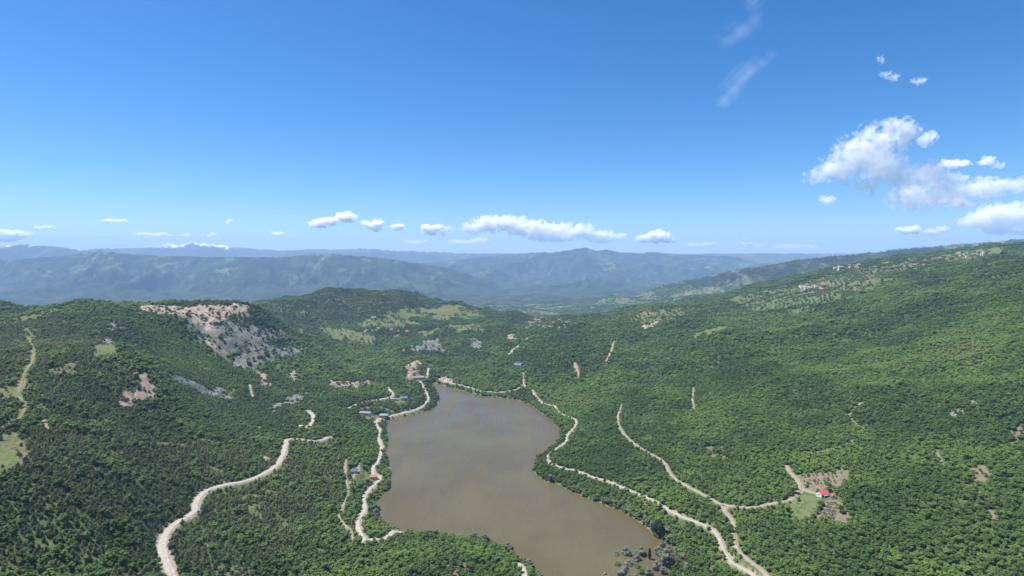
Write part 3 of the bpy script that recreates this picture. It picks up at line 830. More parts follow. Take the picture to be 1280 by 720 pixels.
NV = 5
MESH = {k: [tree_mesh(f"{k}_mesh", k, 100 + i * 7 + len(k), 220 if k != "pine" else 190, 1) for i in range(NV)] for k in ("broad", "pine")}
MESH["willow"] = [tree_mesh("willow_mesh", "willow", 500 + i, 260, 2) for i in range(4)]
MESH["poplar"] = [tree_mesh("poplar_mesh", "poplar", 600 + i, 300, 2) for i in range(2)]
MESH["orchard"] = [tree_mesh("orchard_mesh", "orchard", 700 + i, 90, 1) for i in range(3)]
MESH["oak"] = [tree_mesh("large_tree_mesh", "broad", 801, 700, 3)]
MESH["oak"][0].materials[0] = M_dark


def clump_mesh(kind, seed, n, spread, leaves):
    """a few far crowns of one stand"""
    r = random.Random(seed); bm = bmesh.new()
    for i in range(n):
        a = r.uniform(0, 6.28); q = spread * math.sqrt(r.random())
        tmp = tree_mesh("tmp", kind, seed * 31 + i, leaves, 1)
        s = r.uniform(.75, 1.2); o = Vector((math.cos(a) * q, math.sin(a) * q, r.uniform(-.6, .2)))
        k0 = len(bm.verts); f0 = len(bm.faces)
        bm.from_mesh(tmp)
        bm.verts.ensure_lookup_table()
        for v in bm.verts[k0:]:
            v.co = v.co * s + o
        bpy.data.meshes.remove(tmp)
    me = bpy.data.meshes.new("stand_mesh"); bm.to_mesh(me); bm.free()
    me.materials.append(M_pine if kind == "pine" else M_broad); me.materials.append(M_bark)
    return me


def zone(pts):
    return unproject(np.array(pts, float))[:, :2]


def jgrid(y0, y1, cell, umargin=90):
    xs = []; 
    ys = np.arange(y0, y1, cell)
    X = []; Y = []
    for y in ys:
        half = (640 + umargin) / F * y + 20
        x = np.arange(-half, half, cell)
        X.append(x); Y.append(np.full(x.shape, y))
    X = np.concatenate(X); Y = np.concatenate(Y)
    X = X + rng.uniform(-.48, .48, X.shape) * cell; Y = Y + rng.uniform(-.48, .48, Y.shape) * cell
    return X, Y


BUILD_CLEAR = []     # (x, y, radius)
BLD = {}
_bpx = {"farmhouse": (1028, 620), "shed": (1042, 623), "blue": (443, 591), "red": (467, 598), "turq": (480, 522), "long": (457, 518), "grey": (506, 500),
        "barn": (648, 458), "works": (523, 474), "tower": (518, 470), "white": (376, 534.5), "canopy": (493, 500), "kiosk": (466, 523), "lone": (467, 399)}
_bw = unproject(np.array(list(_bpx.values()), float), height)
for k, w in zip(_bpx, _bw):
    BLD[k] = w
    BUILD_CLEAR.append((w[0], w[1], {"farmhouse": 8, "shed": 4, "works": 15, "long": 13, "turq": 13, "barn": 14, "grey": 9, "white": 4, "lone": 10}.get(k, 6)))


def scatter(y0, y1, cell, thin=0.0):
    x, y = jgrid(y0, y1, cell)
    sd = poly_sd(x, y, SHORE, 30)
    keep = sd > -1.3 + rng.uniform(0, 2.0, x.shape)
    x, y = x[keep], y[keep]
    cov = cover_at(x, y)
    open_ = np.maximum.reduce([cov[:, 0] * .93, cov[:, 1] * .9, np.where(y > 1500, .88, .97) * cov[:, 2], cov[:, 3] * .96])
    d, zr, ri = SG.query(x, y)
    # a tree on the camera side of a road stands a little back from it
    ok = (rng.random(x.shape) > open_) & (d > .9 + rng.uniform(0, 1.3, x.shape))
    L = np.hypot(x, y)
    RW = np.array([r[1] for r in road_lines] + [0.0])
    for k, pr in ((4.0, .9), (8.0, .6), (12.0, .4)):
        d2, _, rj = SG.query(x + x / L * k, y + y / L * k)
        ok &= ~((d2 < .6) & (rng.random(x.shape) < pr) & ((RW[rj] >= 2.3) | (k < 6)))
    for bx, by, br in BUILD_CLEAR:
        ok &= np.hypot(x - bx, y - by) > br
        tx = x + x / L * 5; ty = y + y / L * 5
        ok &= np.hypot(tx - bx, ty - by) > br
    gap = fbm(x / 30, y / 30, 3, 55)
    ok &= rng.random(x.shape) > np.clip((gap - .32) * 1.6, 0, .5) + thin
    x, y = x[ok], y[ok]
    return x, y, height(x, y)


PINE_ZONES = [zone([(-60, 402), (60, 396), (128, 402), (168, 470), (235, 540), (330, 556), (420, 548), (446, 600), (440, 660), (400, 700), (330, 722), (-60, 735)]),
              zone([(330, 384), (430, 366), (520, 374), (500, 392), (430, 404), (360, 410), (320, 398)])]


def pine_share(x, y):
    f = np.zeros(x.shape)
    for zz in PINE_ZONES:
        f = np.maximum(f, sstep(15, -25, poly_sd(x, y, zz, 60) + fbm(x / 40, y / 40, 3, 61) * 40))
    patch = fbm(x / 45, y / 45, 4, 62)
    f = f * (1 - .9 * sstep(.10, .3, patch))
    return np.maximum(f * .88 * (1 - .95 * on_slope(x, y)), .04 * (1 - on_slope(x, y)))


SLOPE = zone([(165, 398), (215, 408), (262, 440), (300, 478), (330, 512), (285, 502), (230, 480), (205, 462), (180, 430)])


def on_slope(x, y):
    return sstep(6, -12, poly_sd(x, y, SLOPE, 30) + fbm(x / 20, y / 20, 3, 150) * 14)


def tint_at(x, y):
    return np.clip(.35 * on_slope(x, y) + .45 + .85 * fbm(x / 55, y / 55, 4, 65) + 1.0 * fbm(x / 240, y / 240, 2, 66) + .35 * fbm((x + .5 * y) / 60, (y - .5 * x) / 320, 3, 69) + rng.normal(0, .16, x.shape), -.2, 1.5)


def gn_forest(name, sources, x, y, z, scl, tint, idx):
    me = bpy.data.meshes.new(name)
    n = len(x)
    me.vertices.add(n); me.vertices.foreach_set("co", np.stack([x, y, z], -1).astype(np.float32).ravel())
    def att(nm, ty, data, key):
        a = me.attributes.new(nm, ty, 'POINT'); a.data.foreach_set(key, data)
    rot = np.stack([rng.normal(0, .05, n), rng.normal(0, .05, n), rng.uniform(0, 6.283, n)], -1)
    att("spin", 'FLOAT_VECTOR', rot.astype(np.float32).ravel(), "vector")
    att("size", 'FLOAT_VECTOR', scl.astype(np.float32).ravel(), "vector")
    att("tint", 'FLOAT', tint.astype(np.float32), "value")
    att("pick", 'INT', idx.astype(np.int32), "value")
    o = link(name, me, "stuff")
    ng = bpy.data.node_groups.new(name, 'GeometryNodeTree')
    ng.interface.new_socket("Geometry", in_out='INPUT', socket_type='NodeSocketGeometry')
    ng.interface.new_socket("Geometry", in_out='OUTPUT', socket_type='NodeSocketGeometry')
    N = ng.nodes; gi = N.new("NodeGroupInput"); go = N.new("NodeGroupOutput")
    iop = N.new("GeometryNodeInstanceOnPoints"); jn = N.new("GeometryNodeJoinGeometry")
    for s in sources:
        oi = N.new("GeometryNodeObjectInfo"); oi.transform_space = 'ORIGINAL'; oi.inputs["Object"].default_value = s; oi.inputs["As Instance"].default_value = False
        gti = N.new("GeometryNodeGeometryToInstance")
        ng.links.new(oi.outputs["Geometry"], gti.inputs[0]); ng.links.new(gti.outputs[0], jn.inputs[0])
    def na(nm, ty):
        q = N.new("GeometryNodeInputNamedAttribute"); q.data_type = ty; q.inputs["Name"].default_value = nm; return q.outputs[0]
    ng.links.new(gi.outputs[0], iop.inputs["Points"]); ng.links.new(jn.outputs[0], iop.inputs["Instance"])
    iop.inputs["Pick Instance"].default_value = True
    ng.links.new(na("pick", 'INT'), iop.inputs["Instance Index"])
    e2r = N.new("FunctionNodeEulerToRotation"); ng.links.new(na("spin", 'FLOAT_VECTOR'), e2r.inputs[0])
    ng.links.new(e2r.outputs[0], iop.inputs["Rotation"]); ng.links.new(na("size", 'FLOAT_VECTOR'), iop.inputs["Scale"])
    ng.links.new(iop.outputs[0], go.inputs[0])
    md = o.modifiers.new("trees", 'NODES'); md.node_group = ng
    return o


def put_tree(name, me, x, y, z, s, tint, label, cat, group, sz=None):
    o = bpy.data.objects.new(name, me); COL.objects.link(o)
    o.location = (x, y, z); o.rotation_euler = (0, 0, random.uniform(0, 6.28)); o.scale = (s, s, sz or s * random.uniform(.9, 1.15))
    o["tint"] = float(tint)
    return tag(o, label, cat, group)


# near forest: single trees
x, y, z = scatter(230, 1000, 3.2)
x2, y2, z2 = scatter(1000, 1900, 5.2)
xs, ys, zs = scatter(230, 900, 4.1, -.1)          # low scrub between the trees
n_low = len(xs)
x = np.concatenate([x, x2, xs]); y = np.concatenate([y, y2, ys]); z = np.concatenate([z, z2, zs])
low_ = np.arange(len(x)) >= len(x) - n_low
ps = np.where(low_, 0, pine_share(x, y))
is_p = rng.random(x.shape) < ps
tint = tint_at(x, y)
size = np.clip(rng.normal(.60, .17, x.shape), .3, 1.3) * (1 + .18 * fbm(x / 70, y / 70, 2, 68)) * np.where(y > 1000, 1.45, 1.0)
size = np.where(low_, size * .52, size)
tint = np.where(low_, tint + .15, tint)
size = np.where(is_p, size * .86, size) * (1 - .3 * on_slope(x, y))
uu, vv = project(x, y, z + 3)
inview = ~low_ & (uu > 2) & (uu < 1278) & (vv < 716) & (vv > 330)
dist = np.sqrt(x * x + y * y + (z - CAM_H) ** 2)
ROADL = road_lines[0][3]; ROADG = road_lines[8][3]; ROADF = road_lines[7][3]


def side(L, px, py):
    k = np.argmin((L[:, 0] - px) ** 2 + (L[:, 1] - py) ** 2); k = min(max(k, 1), len(L) - 2)
    t = L[k + 1, :2] - L[k - 1, :2]
    return t[0] * (py - L[k, 1]) - t[1] * (px - L[k, 0])


single = np.zeros(x.shape, bool)
src = {}
for kind, mask, nm in (("pine", is_p, "pine_tree"), ("broad", ~is_p, "broadleaf_tree")):
    c = np.nonzero(mask & inview)[0]
    c = c[np.argsort(dist[c])][:290]
    single[c] = True
    src[kind] = []
    for n, i in enumerate(c):
        u_, v_ = uu[i], vv[i]
        if kind == "pine":
            if u_ < 235 and side(ROADL, x[i], y[i]) > 0:
                lab, g = "small dark pine in the wood at the lower left, left of the pale gravel road", "nearest pines left of the pale road"
            elif u_ < 480:
                lab, g = "small dark pine on the slope just right of the pale gravel road's lowest bend", "nearest pines right of the pale road"
            elif u_ < 760:
                lab, g = "dark pine among broadleaf trees on the near bank below the brown lake", "pines on the near bank"
            else:
                lab, g = "lone dark pine among the green broadleaf wood at the lower right", "pines in the lower right wood"
        else:
            if u_ < 235 and side(ROADL, x[i], y[i]) > 0:
                lab, g = "bright green broadleaf tree among pines left of the pale gravel road", "broadleaf trees left of the pale road"
            elif u_ < 440:
                lab, g = "green broadleaf tree on the slope between the pale road and the near bank", "broadleaf trees right of the pale road"
            elif u_ < 770:
                lab, g = "green broadleaf tree on the near bank in front of the brown lake", "broadleaf trees on the near bank"
            elif u_ < 965 and side(ROADG, x[i], y[i]) < 0:
                lab, g = "green broadleaf tree on the strip between the flooded willows and the tan track", "broadleaf trees beside the right hand tracks"
            else:
                lab, g = "green broadleaf tree in the wood at the lower right, beyond the tan track", "nearest broadleaf trees of the right wood"
        o = put_tree(nm, MESH[kind][n % NV], x[i], y[i], z[i], size[i], tint[i], lab, "tree", g)
        if n < NV:
            src[kind].append(o)
rest = ~single
for kind, mask, nm in (("pine", is_p & rest, "pine_forest"), ("broad", ~is_p & rest, "broadleaf_forest")):
    n = int(mask.sum()); s = size[mask]
    scl = np.stack([s * 1.12, s * 1.12, s * rng.uniform(.75, 1.05, n)], -1)
    gn_forest(nm, src[kind], x[mask], y[mask], z[mask], scl, tint[mask], rng.integers(0, NV, n))
print("trees", len(x), "pines", int(is_p.sum()))

# far woods: stands of several crowns
CL = {"pine": clump_mesh("pine", 11, 7, 7.5, 36), "broad": clump_mesh("broad", 12, 7, 7.5, 36)}
x, y, z = scatter(1900, 3000, 11.0, .06)
x3, y3, z3 = scatter(3000, 4700, 14.0, .12)
x = np.concatenate([x, x3]); y = np.concatenate([y, y3]); z = np.concatenate([z, z3])
open_n = fbm(x / 160, y / 160, 4, 91) + .12
farm = sstep(2600, 3400, y) * .5
k = rng.random(x.shape) > np.clip(sstep(.0, .35, open_n) * farm * 1.8, 0, .95)
x, y, z = x[k], y[k], z[k]
ps = pine_share(x, y); is_p = rng.random(x.shape) < ps; tint = tint_at(x, y) - .1
size = rng.uniform(.8, 1.15, x.shape) * np.where(y > 3000, 1.0, 1.0)
for kind, mask, nm in (("pine", is_p, "distant_pine_woods"), ("broad", ~is_p, "distant_broadleaf_woods")):
    n = int(mask.sum()); s = size[mask]
    i0 = np.argmin(np.where(mask, y, 1e9))
    proto = link(nm, CL[kind], "stuff"); proto.location = (x[i0], y[i0], z[i0]); proto["tint"] = .5
    mm = mask.copy(); mm[i0] = False; n -= 1; s = size[mm]
    gn_forest(nm, [proto], x[mm], y[mm], z[mm], np.stack([s, s, s * .85], -1), tint[mm], np.zeros(n))
print("stands", len(x))

# ---- willows standing in the flooded corner, poplar, big tree
WIL = [(771, 690, 1.0, 0), (783, 690, 1.3, 0), (801, 690, 1.25, 0), (796, 697, 1.1, 0), (793, 692, .8, 0), (786, 703, 1.2, 0), (773, 704, 1.2, 1), (773, 697, .8, 0), (781, 709, 1.0, 0), (799, 707, 1.0, 1),
       (802, 714, 1.0, 1), (794, 702, .8, 0), (823, 690, 1.1, 0), (820, 709, .9, 0), (832, 704, 1.6, 0), (841, 704, .9, 0), (836, 692, 1.1, 0), (829, 714, .8, 0), (811, 718, 1.0, 0),
       (757, 720, 1.1, 0), (779, 717, 1.4, 0), (785, 721, 1.0, 0), (795, 719, .7, 0), (854, 701, .9, 0), (858, 711, .9, 0), (853, 697, .7, 0), (828, 680, .7, 0), (835, 676, .7, 0), (840, 679, .6, 0), (836, 666, .9, 0), (842, 674, .5, 0)]
wl = ["grey green willow at the flooded lake corner, standing in shallow brown water", "darker green willow standing in the flooded lake corner"]
ww = unproject(np.array([(a, b + 3) for a, b, _, _ in WIL], float), lambda X, Y: np.maximum(height_base(X, Y), -.2))
for (u, v, s, dk), w in zip(WIL, ww):
    dry = poly_sd(np.array([w[0]]), np.array([w[1]]), SHORE)[0] > 0
    if dk:
        lab, g = "darker green bush like tree standing in shallow water among grey willows", "dark trees among the willows"
    elif dry:
        lab, g = "grey green willow rooted on the bank beside the flooded lake corner", "willows on the bank by the flooded corner"
    else:
        lab, g = wl[0], "willows standing in the flooded corner"
    o = put_tree("willow_tree", MESH["willow" if not dk else "broad"][random.randrange(4)], w[0], w[1], height(w[:1], w[1:2])[0], s * (1.35 if not dk else 1.05), .6 if not dk else .1, lab, "willow" if not dk else "tree", g)
sw = unproject(np.array([(812, 699), (822, 669), (452, 649 - 8), (463, 655), (460, 645), (487, 612), (560, 669)], float), lambda X, Y: np.maximum(height_base(X, Y), -.2))
put_tree("poplar_tree", MESH["poplar"][0], sw[0][0], sw[0][1], -1.0, .85, .05, "dark green columnar poplar standing alone in brown water among the willows", "tree", None, sz=1.0)
put_tree("large_tree", MESH["oak"][0], sw[1][0], sw[1][1], height(sw[1][:1], sw[1][1:2])[0], 2.2, .05, "big rounded dark green tree at the lake's right corner, largest in view", "tree", None, sz=2.2)

# pale willows fringing the left shore and bank
FR = [(478, 604), (484, 607), (461, 640), (464, 646), (458, 634), (470, 655), (480, 657), (590, 665), (597, 666), (562, 659), (556, 656), (640, 690), (650, 697), (672, 610), (682, 606), (714, 615), (722, 622), (752, 636), (764, 640), (778, 645), (788, 650), (796, 655), (545, 503), (548, 497), (490, 566), (487, 575), (676, 706), (686, 718), (806, 657), (812, 662), (616, 672), (632, 688)]
fw = unproject(np.array([(a, b + 2) for a, b in FR], float), lambda X, Y: np.maximum(height_base(X, Y), -.1))
for (u, v), w in zip(FR, fw):
    j = int(np.argmin((SHORE[:, 0] - w[0]) ** 2 + (SHORE[:, 1] - w[1]) ** 2))
    w = np.array([LAKE[j, 0], LAKE[j, 1], 0.0])
    if u < 500 or u in (545, 548):
        lab, g = "pale grey green willow on the lake's left shore", "willows on the left shore"
    elif u < 700 and v > 640:
        lab, g = "pale grey green willow along the near bank of the brown lake", "willows on the near bank"
    else:
        lab, g = "pale grey green willow at the water's edge below the right hand gravel road", "willows on the right shore"
    put_tree("willow_tree", MESH["willow"][random.randrange(4)], w[0], w[1], height(w[:1], w[1:2])[0], random.uniform(.75, 1.25), .5, lab, "willow", g)

# orchard trees on the farm
OR = []
for j in range(6):
    for i in range(5):
        t = j / 5
        OR.append((1034 + i * (2.6 + 1.4 * t) - 8 * t + random.uniform(-.8, .8), 630 + j * 4.2 + i * .3 + random.uniform(-.6, .6), 0))
for j in range(3):
    for i in range(7):
        OR.append((1004 + i * 6 + j * 2 + random.uniform(-1.5, 1.5), 597 + j * 5 - i * .6 + random.uniform(-1, 1), 1))
for _ in range(9):
    OR.append((random.uniform(990, 1014), random.uniform(626, 648), 2))
ow = unproject(np.array([(a, b) for a, b, _ in OR], float), height)
ol = [("small round orchard tree on the brown plot below the red roofed farmhouse", "orchard trees on the lower brown plot"),
      ("small orchard tree on the brown plot above the red roofed farmhouse", "orchard trees on the upper brown plot"),
      ("small bush on the green farm meadow left of the red roofed farmhouse", "bushes on the farm meadow")]
for (u, v, g), w in zip(OR, ow):
    if min(math.hypot(w[0] - bx, w[1] - by) - br for bx, by, br in BUILD_CLEAR) < 0:
        continue
    put_tree("orchard_tree" if g < 2 else "meadow_bush", MESH["orchard"][random.randrange(3)], w[0], w[1], w[2], random.uniform(.6, 1.0) * (1 if g < 2 else .6), .1, ol[g][0], "tree" if g < 2 else "bush", ol[g][1])

# ------------------------------------------------------------------ buildings
M_white = simple_mat("white_plaster", (.6, .58, .54), .8, .08)
M_stone = simple_mat("grey_concrete", (.38, .37, .35), .9, .15)
M_cream = simple_mat("cream_plaster", (.58, .52, .42), .85, .1)
M_red = simple_mat("red_roof", (.46, .075, .085), .55, .18)
M_brick = simple_mat("terracotta_roof", (.40, .16, .10), .8, .2)
M_blue = simple_mat("blue_grey_roof", (.085, .115, .17), .85, .15)
M_turq = simple_mat("turquoise_roof", (.13, .23, .26), .85, .15)
M_darkroof = simple_mat("dark_grey_roof", (.10, .11, .13), .85, .2)
M_grey = simple_mat("light_metal_roof", (.19, .195, .20), .85, .12)
M_glass = simple_mat("window_glass", (.03, .04, .05), .1, .1)
M_wood = simple_mat("brown_wood", (.16, .09, .05), .7, .2)


def part(name, verts, faces, mat, root):
    me = bpy.data.meshes.new(name); me.from_pydata(verts, [], faces); me.materials.append(mat); me.update()
    return link(name, me, None, root)


def boxv(x0, x1, y0, y1, z0, z1):
    return ([(x0, y0, z0), (x1, y0, z0), (x1, y1, z0), (x0, y1, z0), (x0, y0, z1), (x1, y0, z1), (x1, y1, z1), (x0, y1, z1)],
            [(0, 3, 2, 1), (4, 5, 6, 7), (0, 1, 5, 4), (1, 2, 6, 5), (2, 3, 7, 6), (3, 0, 4, 7)])


def house(name, label, cat, loc, rot, L, W, H, RH, wall, roof, hip=0.0, porch=False, chimney=True, group=None):
    """L along x, W along y; walls with gables, roof with thickness and eaves, door, windows, chimney"""
    root = bpy.data.objects.new(name, None); COL.objects.link(root)
    root.location = loc; root.rotation_euler = (0, 0, rot)
    tag(root, label, cat, group)
    l, w = L / 2, W / 2
    # walls with pentagonal gable ends
    g = RH * (1 - .04) if hip == 0 else 0
    V = [(-l, -w, -2), (l, -w, -2), (l, w, -2), (-l, w, -2), (-l, -w, H), (l, -w, H), (l, w, H), (-l, w, H), (-l, 0, H + g), (l, 0, H + g)]
    part("wall", V, [(0, 3, 2, 1), (0, 1, 5, 4), (2, 3, 7, 6), (1, 2, 6, 9, 5), (3, 0, 4, 8, 7), (4, 5, 9, 8), (6, 7, 8, 9)], wall, root)
    e, t = .45, .16
    sl = RH / w
    def slope(s):
        a = [(-l - e, s * (w + e), H - e * sl + .06), (l + e, s * (w + e), H - e * sl + .06), (l + e - hip, 0, H + RH + .06), (-l - e + hip, 0, H + RH + .06)]
        return a
    A, B_ = slope(-1), slope(1)
    V = A + B_ + [(p[0], p[1], p[2] + t) for p in A + B_]
    Fc = [(0, 3, 2, 1), (4, 5, 6, 7), (8, 9, 10, 11), (13, 12, 15, 14), (0, 1, 9, 8), (5, 4, 12, 13)]
    if hip > 0:
        Fc += [(1, 5, 6, 2), (1, 2, 10, 9), (0, 8, 11, 3), (9, 10, 14, 13) , (8, 12, 15, 11)]
    else:
        Fc += [(1, 2, 10, 9), (0, 8, 11, 3), (4, 7, 15, 12), (5, 13, 14, 6)]
    rf = part("roof", V, Fc, roof, root)
    if chimney:
        v, f_ = boxv(-.3, .3, -.3, .3, 0, 1.5)
        c = part("chimney", [(a + l * .45, b_ + w * .35, c_ + H + RH * .62) for a, b_, c_ in v], f_, M_brick, rf)
    n = max(1, int(L / 2.6))
    for k in range(n):
        cx = -l + (k + .5) * L / n
        if k == n // 2:
            v, f_ = boxv(cx - .5, cx + .5, -w - .06, -w + .02, 0, 2.1); part("door", v, f_, M_wood, root)
        else:
            v, f_ = boxv(cx - .5, cx + .5, -w - .05, -w + .02, 1.0, 2.2); part("window", v, f_, M_glass, root)
    for s in (-1, 1):
        v, f_ = boxv(s * l - .04, s * l + .04, -.5, .5, 1.0, 2.2); part("window", v, f_, M_glass, root)
    if porch:
        v, f_ = boxv(-l * .7, l * .7, -w - 2.2, -w - .07, 2.35, 2.5); part("canopy", v, f_, M_grey, root)
        for s in (-1, 1):
            v, f_ = boxv(s * l * .66 - .08, s * l * .66 + .08, -w - 2.1, -w - 1.94, -1, 2.35); part("post", v, f_, M_white, root)
    return root


def at(k, dz=0):
    w = BLD[k]; return (w[0], w[1], float(height(np.array([w[0]]), np.array([w[1]]))[0]) + dz)


house("farmhouse", "white farmhouse with a bright red gable roof beside the small orchard", "house", at("farmhouse"), R(15), 7.5, 6.0, 3.0, 2.2, M_white, M_red, porch=True)
house("farm_shed", "small white shed with a red roof, right of the farmhouse", "shed", at("shed"), R(60), 3.6, 3.0, 2.3, 1.1, M_white, M_red, chimney=False)
house("cottage", "cottage with a blue grey hipped roof on a side track in the pines", "house", at("blue"), R(10), 7.5, 6, 2.8, 2.2, M_cream, M_blue, hip=2.2)
house("cottage", "red roofed cottage beside the bend of the lakeside gravel road", "house", at("red"), R(20), 8, 5, 2.8, 1.6, M_white, M_brick)
house("lakeside_restaurant", "lakeside building with a pale turquoise roof at the water's edge", "building", at("turq"), R(5), 13, 9, 4.5, 2.0, M_darkroof, M_turq, hip=3, porch=True, chimney=False)
house("long_building", "long low grey roofed building beside the gravel road behind the lakeside restaurant", "building", at("long"), R(-8), 17, 7, 3.2, 1.6, M_white, M_grey, chimney=False)
house("lodge", "grey blue roofed lodge on the forest clearing above the lake", "house", at("grey"), R(12), 10, 8, 4.2, 2.4, M_stone, M_blue, hip=2.5)
house("open_shelter", "low pale metal roofed shelter on the clearing left of the lodge", "shelter", at("canopy"), R(8), 9, 3.6, 2.2, .7, M_white, M_grey, chimney=False)
house("barn", "dark barn with a blue metal roof in the woods beyond the lake", "barn", at("barn"), R(-25), 17, 13, 3.6, 4.2, M_darkroof, M_blue, chimney=False)
house("pump_works", "long concrete works building on the bare yard by the dam", "building", at("works"), R(10), 22, 9, 4.5, 1.4, M_stone, M_grey, chimney=False)
house("gatehouse", "tall narrow concrete gatehouse on the bare yard by the dam", "building", at("tower"), R(10), 6, 6, 8, 1.2, M_stone, M_grey, chimney=False)
house("hut", "tiny white roofed hut in the woods beside the gravel road end", "hut", at("white"), R(10), 4.0, 3.2, 2.2, .9, M_white, M_white, chimney=False)
house("kiosk", "small dark roofed kiosk between the long building and lakeside restaurant", "kiosk", at("kiosk"), R(0), 4, 3.4, 2.6, .9, M_cream, M_darkroof, chimney=False)

# far village houses: walls and roof in one small mesh
def tiny_house(name, wall, roof, L=11, W=8.5, H=5.5, RH=3):
    l, w = L / 2, W / 2
    V = [(-l, -w, -4), (l, -w, -4), (l, w, -4), (-l, w, -4), (-l, -w, H), (l, -w, H), (l, w, H), (-l, w, H), (-l, 0, H + RH), (l, 0, H + RH)]
    me = bpy.data.meshes.new(name)
    me.from_pydata(V, [], [(0, 3, 2, 1), (0, 1, 5, 4), (2, 3, 7, 6), (1, 2, 6, 9, 5), (3, 0, 4, 8, 7), (4, 5, 9, 8), (6, 7, 8, 9)])
    me.materials.append(wall); me.materials.append(roof)
    me.polygons[5].material_index = 1; me.polygons[6].material_index = 1
    return me


TH = [tiny_house("house_mesh", M_cream, M_brick), tiny_house("house_mesh", M_stone, M_brick, 13, 9), tiny_house("house_mesh", M_cream, M_grey, 16, 10, 6), tiny_house("house_mesh", M_white, M_red, 10, 8, 6)]
VILL = [
    (22, (1196, 1232), (314, 322), [0, 3, 0, 1], "village_house", "red roofed house in the village on the green crest at the upper right", "houses of the village on the right crest"),
    (9, (455, 512), (412, 416), [0, 1, 2], "hamlet_house", "small house in the row along the meadows of the middle hill", "houses of the hamlet on the middle hill"),
    (46, (655, 712), (398, 412), [0, 2, 1, 2, 0], "valley_house", "tiny house of the valley town beyond the lake's far woods", "houses of the valley town"),
    (16, (1000, 1030), (357, 363), [0, 1, 2], "hillside_house", "small house among the terraced fields left of the right hand crest", "houses among the terraced fields"),
    (14, (1040, 1075), (332, 338), [0, 1, 2], "ridge_house", "small house of the hamlet high on the terraced ridge", "houses of the high terraced hamlet"),
    (8, (800, 860), (352, 372), [2, 0], "slope_house", "pale far house on the blue green slope right of the valley", "far houses on the blue green slope"),
]
allv = []
for n, ur, vr, kinds, nm, lab, grp in VILL:
    for _ in range(n):
        allv.append((random.uniform(*ur), random.uniform(*vr)))
vw = unproject(np.array(allv), height)
k = 0
for n, ur, vr, kinds, nm, lab, grp in VILL:
    for j in range(n):
        w = vw[k]; k += 1
        o = bpy.data.objects.new(nm, TH[kinds[j % len(kinds)]]); COL.objects.link(o)
        o.location = (w[0], w[1], w[2]); o.rotation_euler = (0, 0, random.uniform(-.5, .5)); s = random.uniform(.85, 1.25) * {"valley_house": .6, "village_house": .55, "ridge_house": .8, "hamlet_house": .7, "hillside_house": .8}.get(nm, 1)
        o.scale = (s, s, s)
        tag(o, lab, "house", grp)
w = BLD["lone"]
o = bpy.data.objects.new("hill_house", TH[2]); COL.objects.link(o); o.location = at("lone"); tag(o, "single white house on the dark wooded side of the middle hill", "house")

# ------------------------------------------------------------------ clouds
HULL = 1.3


def cloud_mat(dens, size, lumps, rag, edge, stretch=(1, 1, 1), rot=0.0):
    """vapour that thins out from the heart of each billow to its rim, torn by turbulence"""
    m, nt, out = mat_new("cloud_vapour"); b = NB(nt)
    tc = b.n("ShaderNodeTexCoord"); P_ = tc.outputs["Object"]
    best = None
    for c, rr in lumps:
        q = b.n("ShaderNodeVectorMath", operation='MULTIPLY_ADD')
        q.inputs[1].default_value = [1 / k for k in rr]; q.inputs[2].default_value = [-a_ / k for a_, k in zip(c, rr)]
        b.l(P_, q.inputs[0])
        le = b.n("ShaderNodeVectorMath", operation='LENGTH'); b.l(q.outputs[0], le.inputs[0])
        if best is None:
            best = le.outputs["Value"]
        else:
            sm = b.n("ShaderNodeMath", operation='SMOOTH_MIN'); b.l(best, sm.inputs[0]); b.l(le.outputs["Value"], sm.inputs[1]); sm.inputs[2].default_value = .25
            best = sm.outputs[0]
    vr = b.n("ShaderNodeVectorRotate", rotation_type='Y_AXIS'); vr.inputs["Angle"].default_value = rot; b.l(P_, vr.inputs["Vector"])
    mp = b.n("ShaderNodeMapping"); mp.inputs["Scale"].default_value = stretch
    b.l(vr.outputs[0], mp.inputs[0])
    n1 = b.noise(mp.outputs[0], 1.0 / size, 8, .6)
    f = b.math('ADD', b.math('SUBTRACT', .98, best), b.math('MULTIPLY', b.math('SUBTRACT', n1, .5), rag))
    d = b.math('MULTIPLY', b.ramp(f, .0, edge), dens)
    v = b.n("ShaderNodeVolumePrincipled"); v.inputs["Color"].default_value = (1, 1, 1, 1); v.inputs["Anisotropy"].default_value = .3
    b.l(d, v.inputs["Density"]); b.l(v.outputs[0], out.inputs["Volume"])
    m.cycles.volume_step_rate = .2
    return m


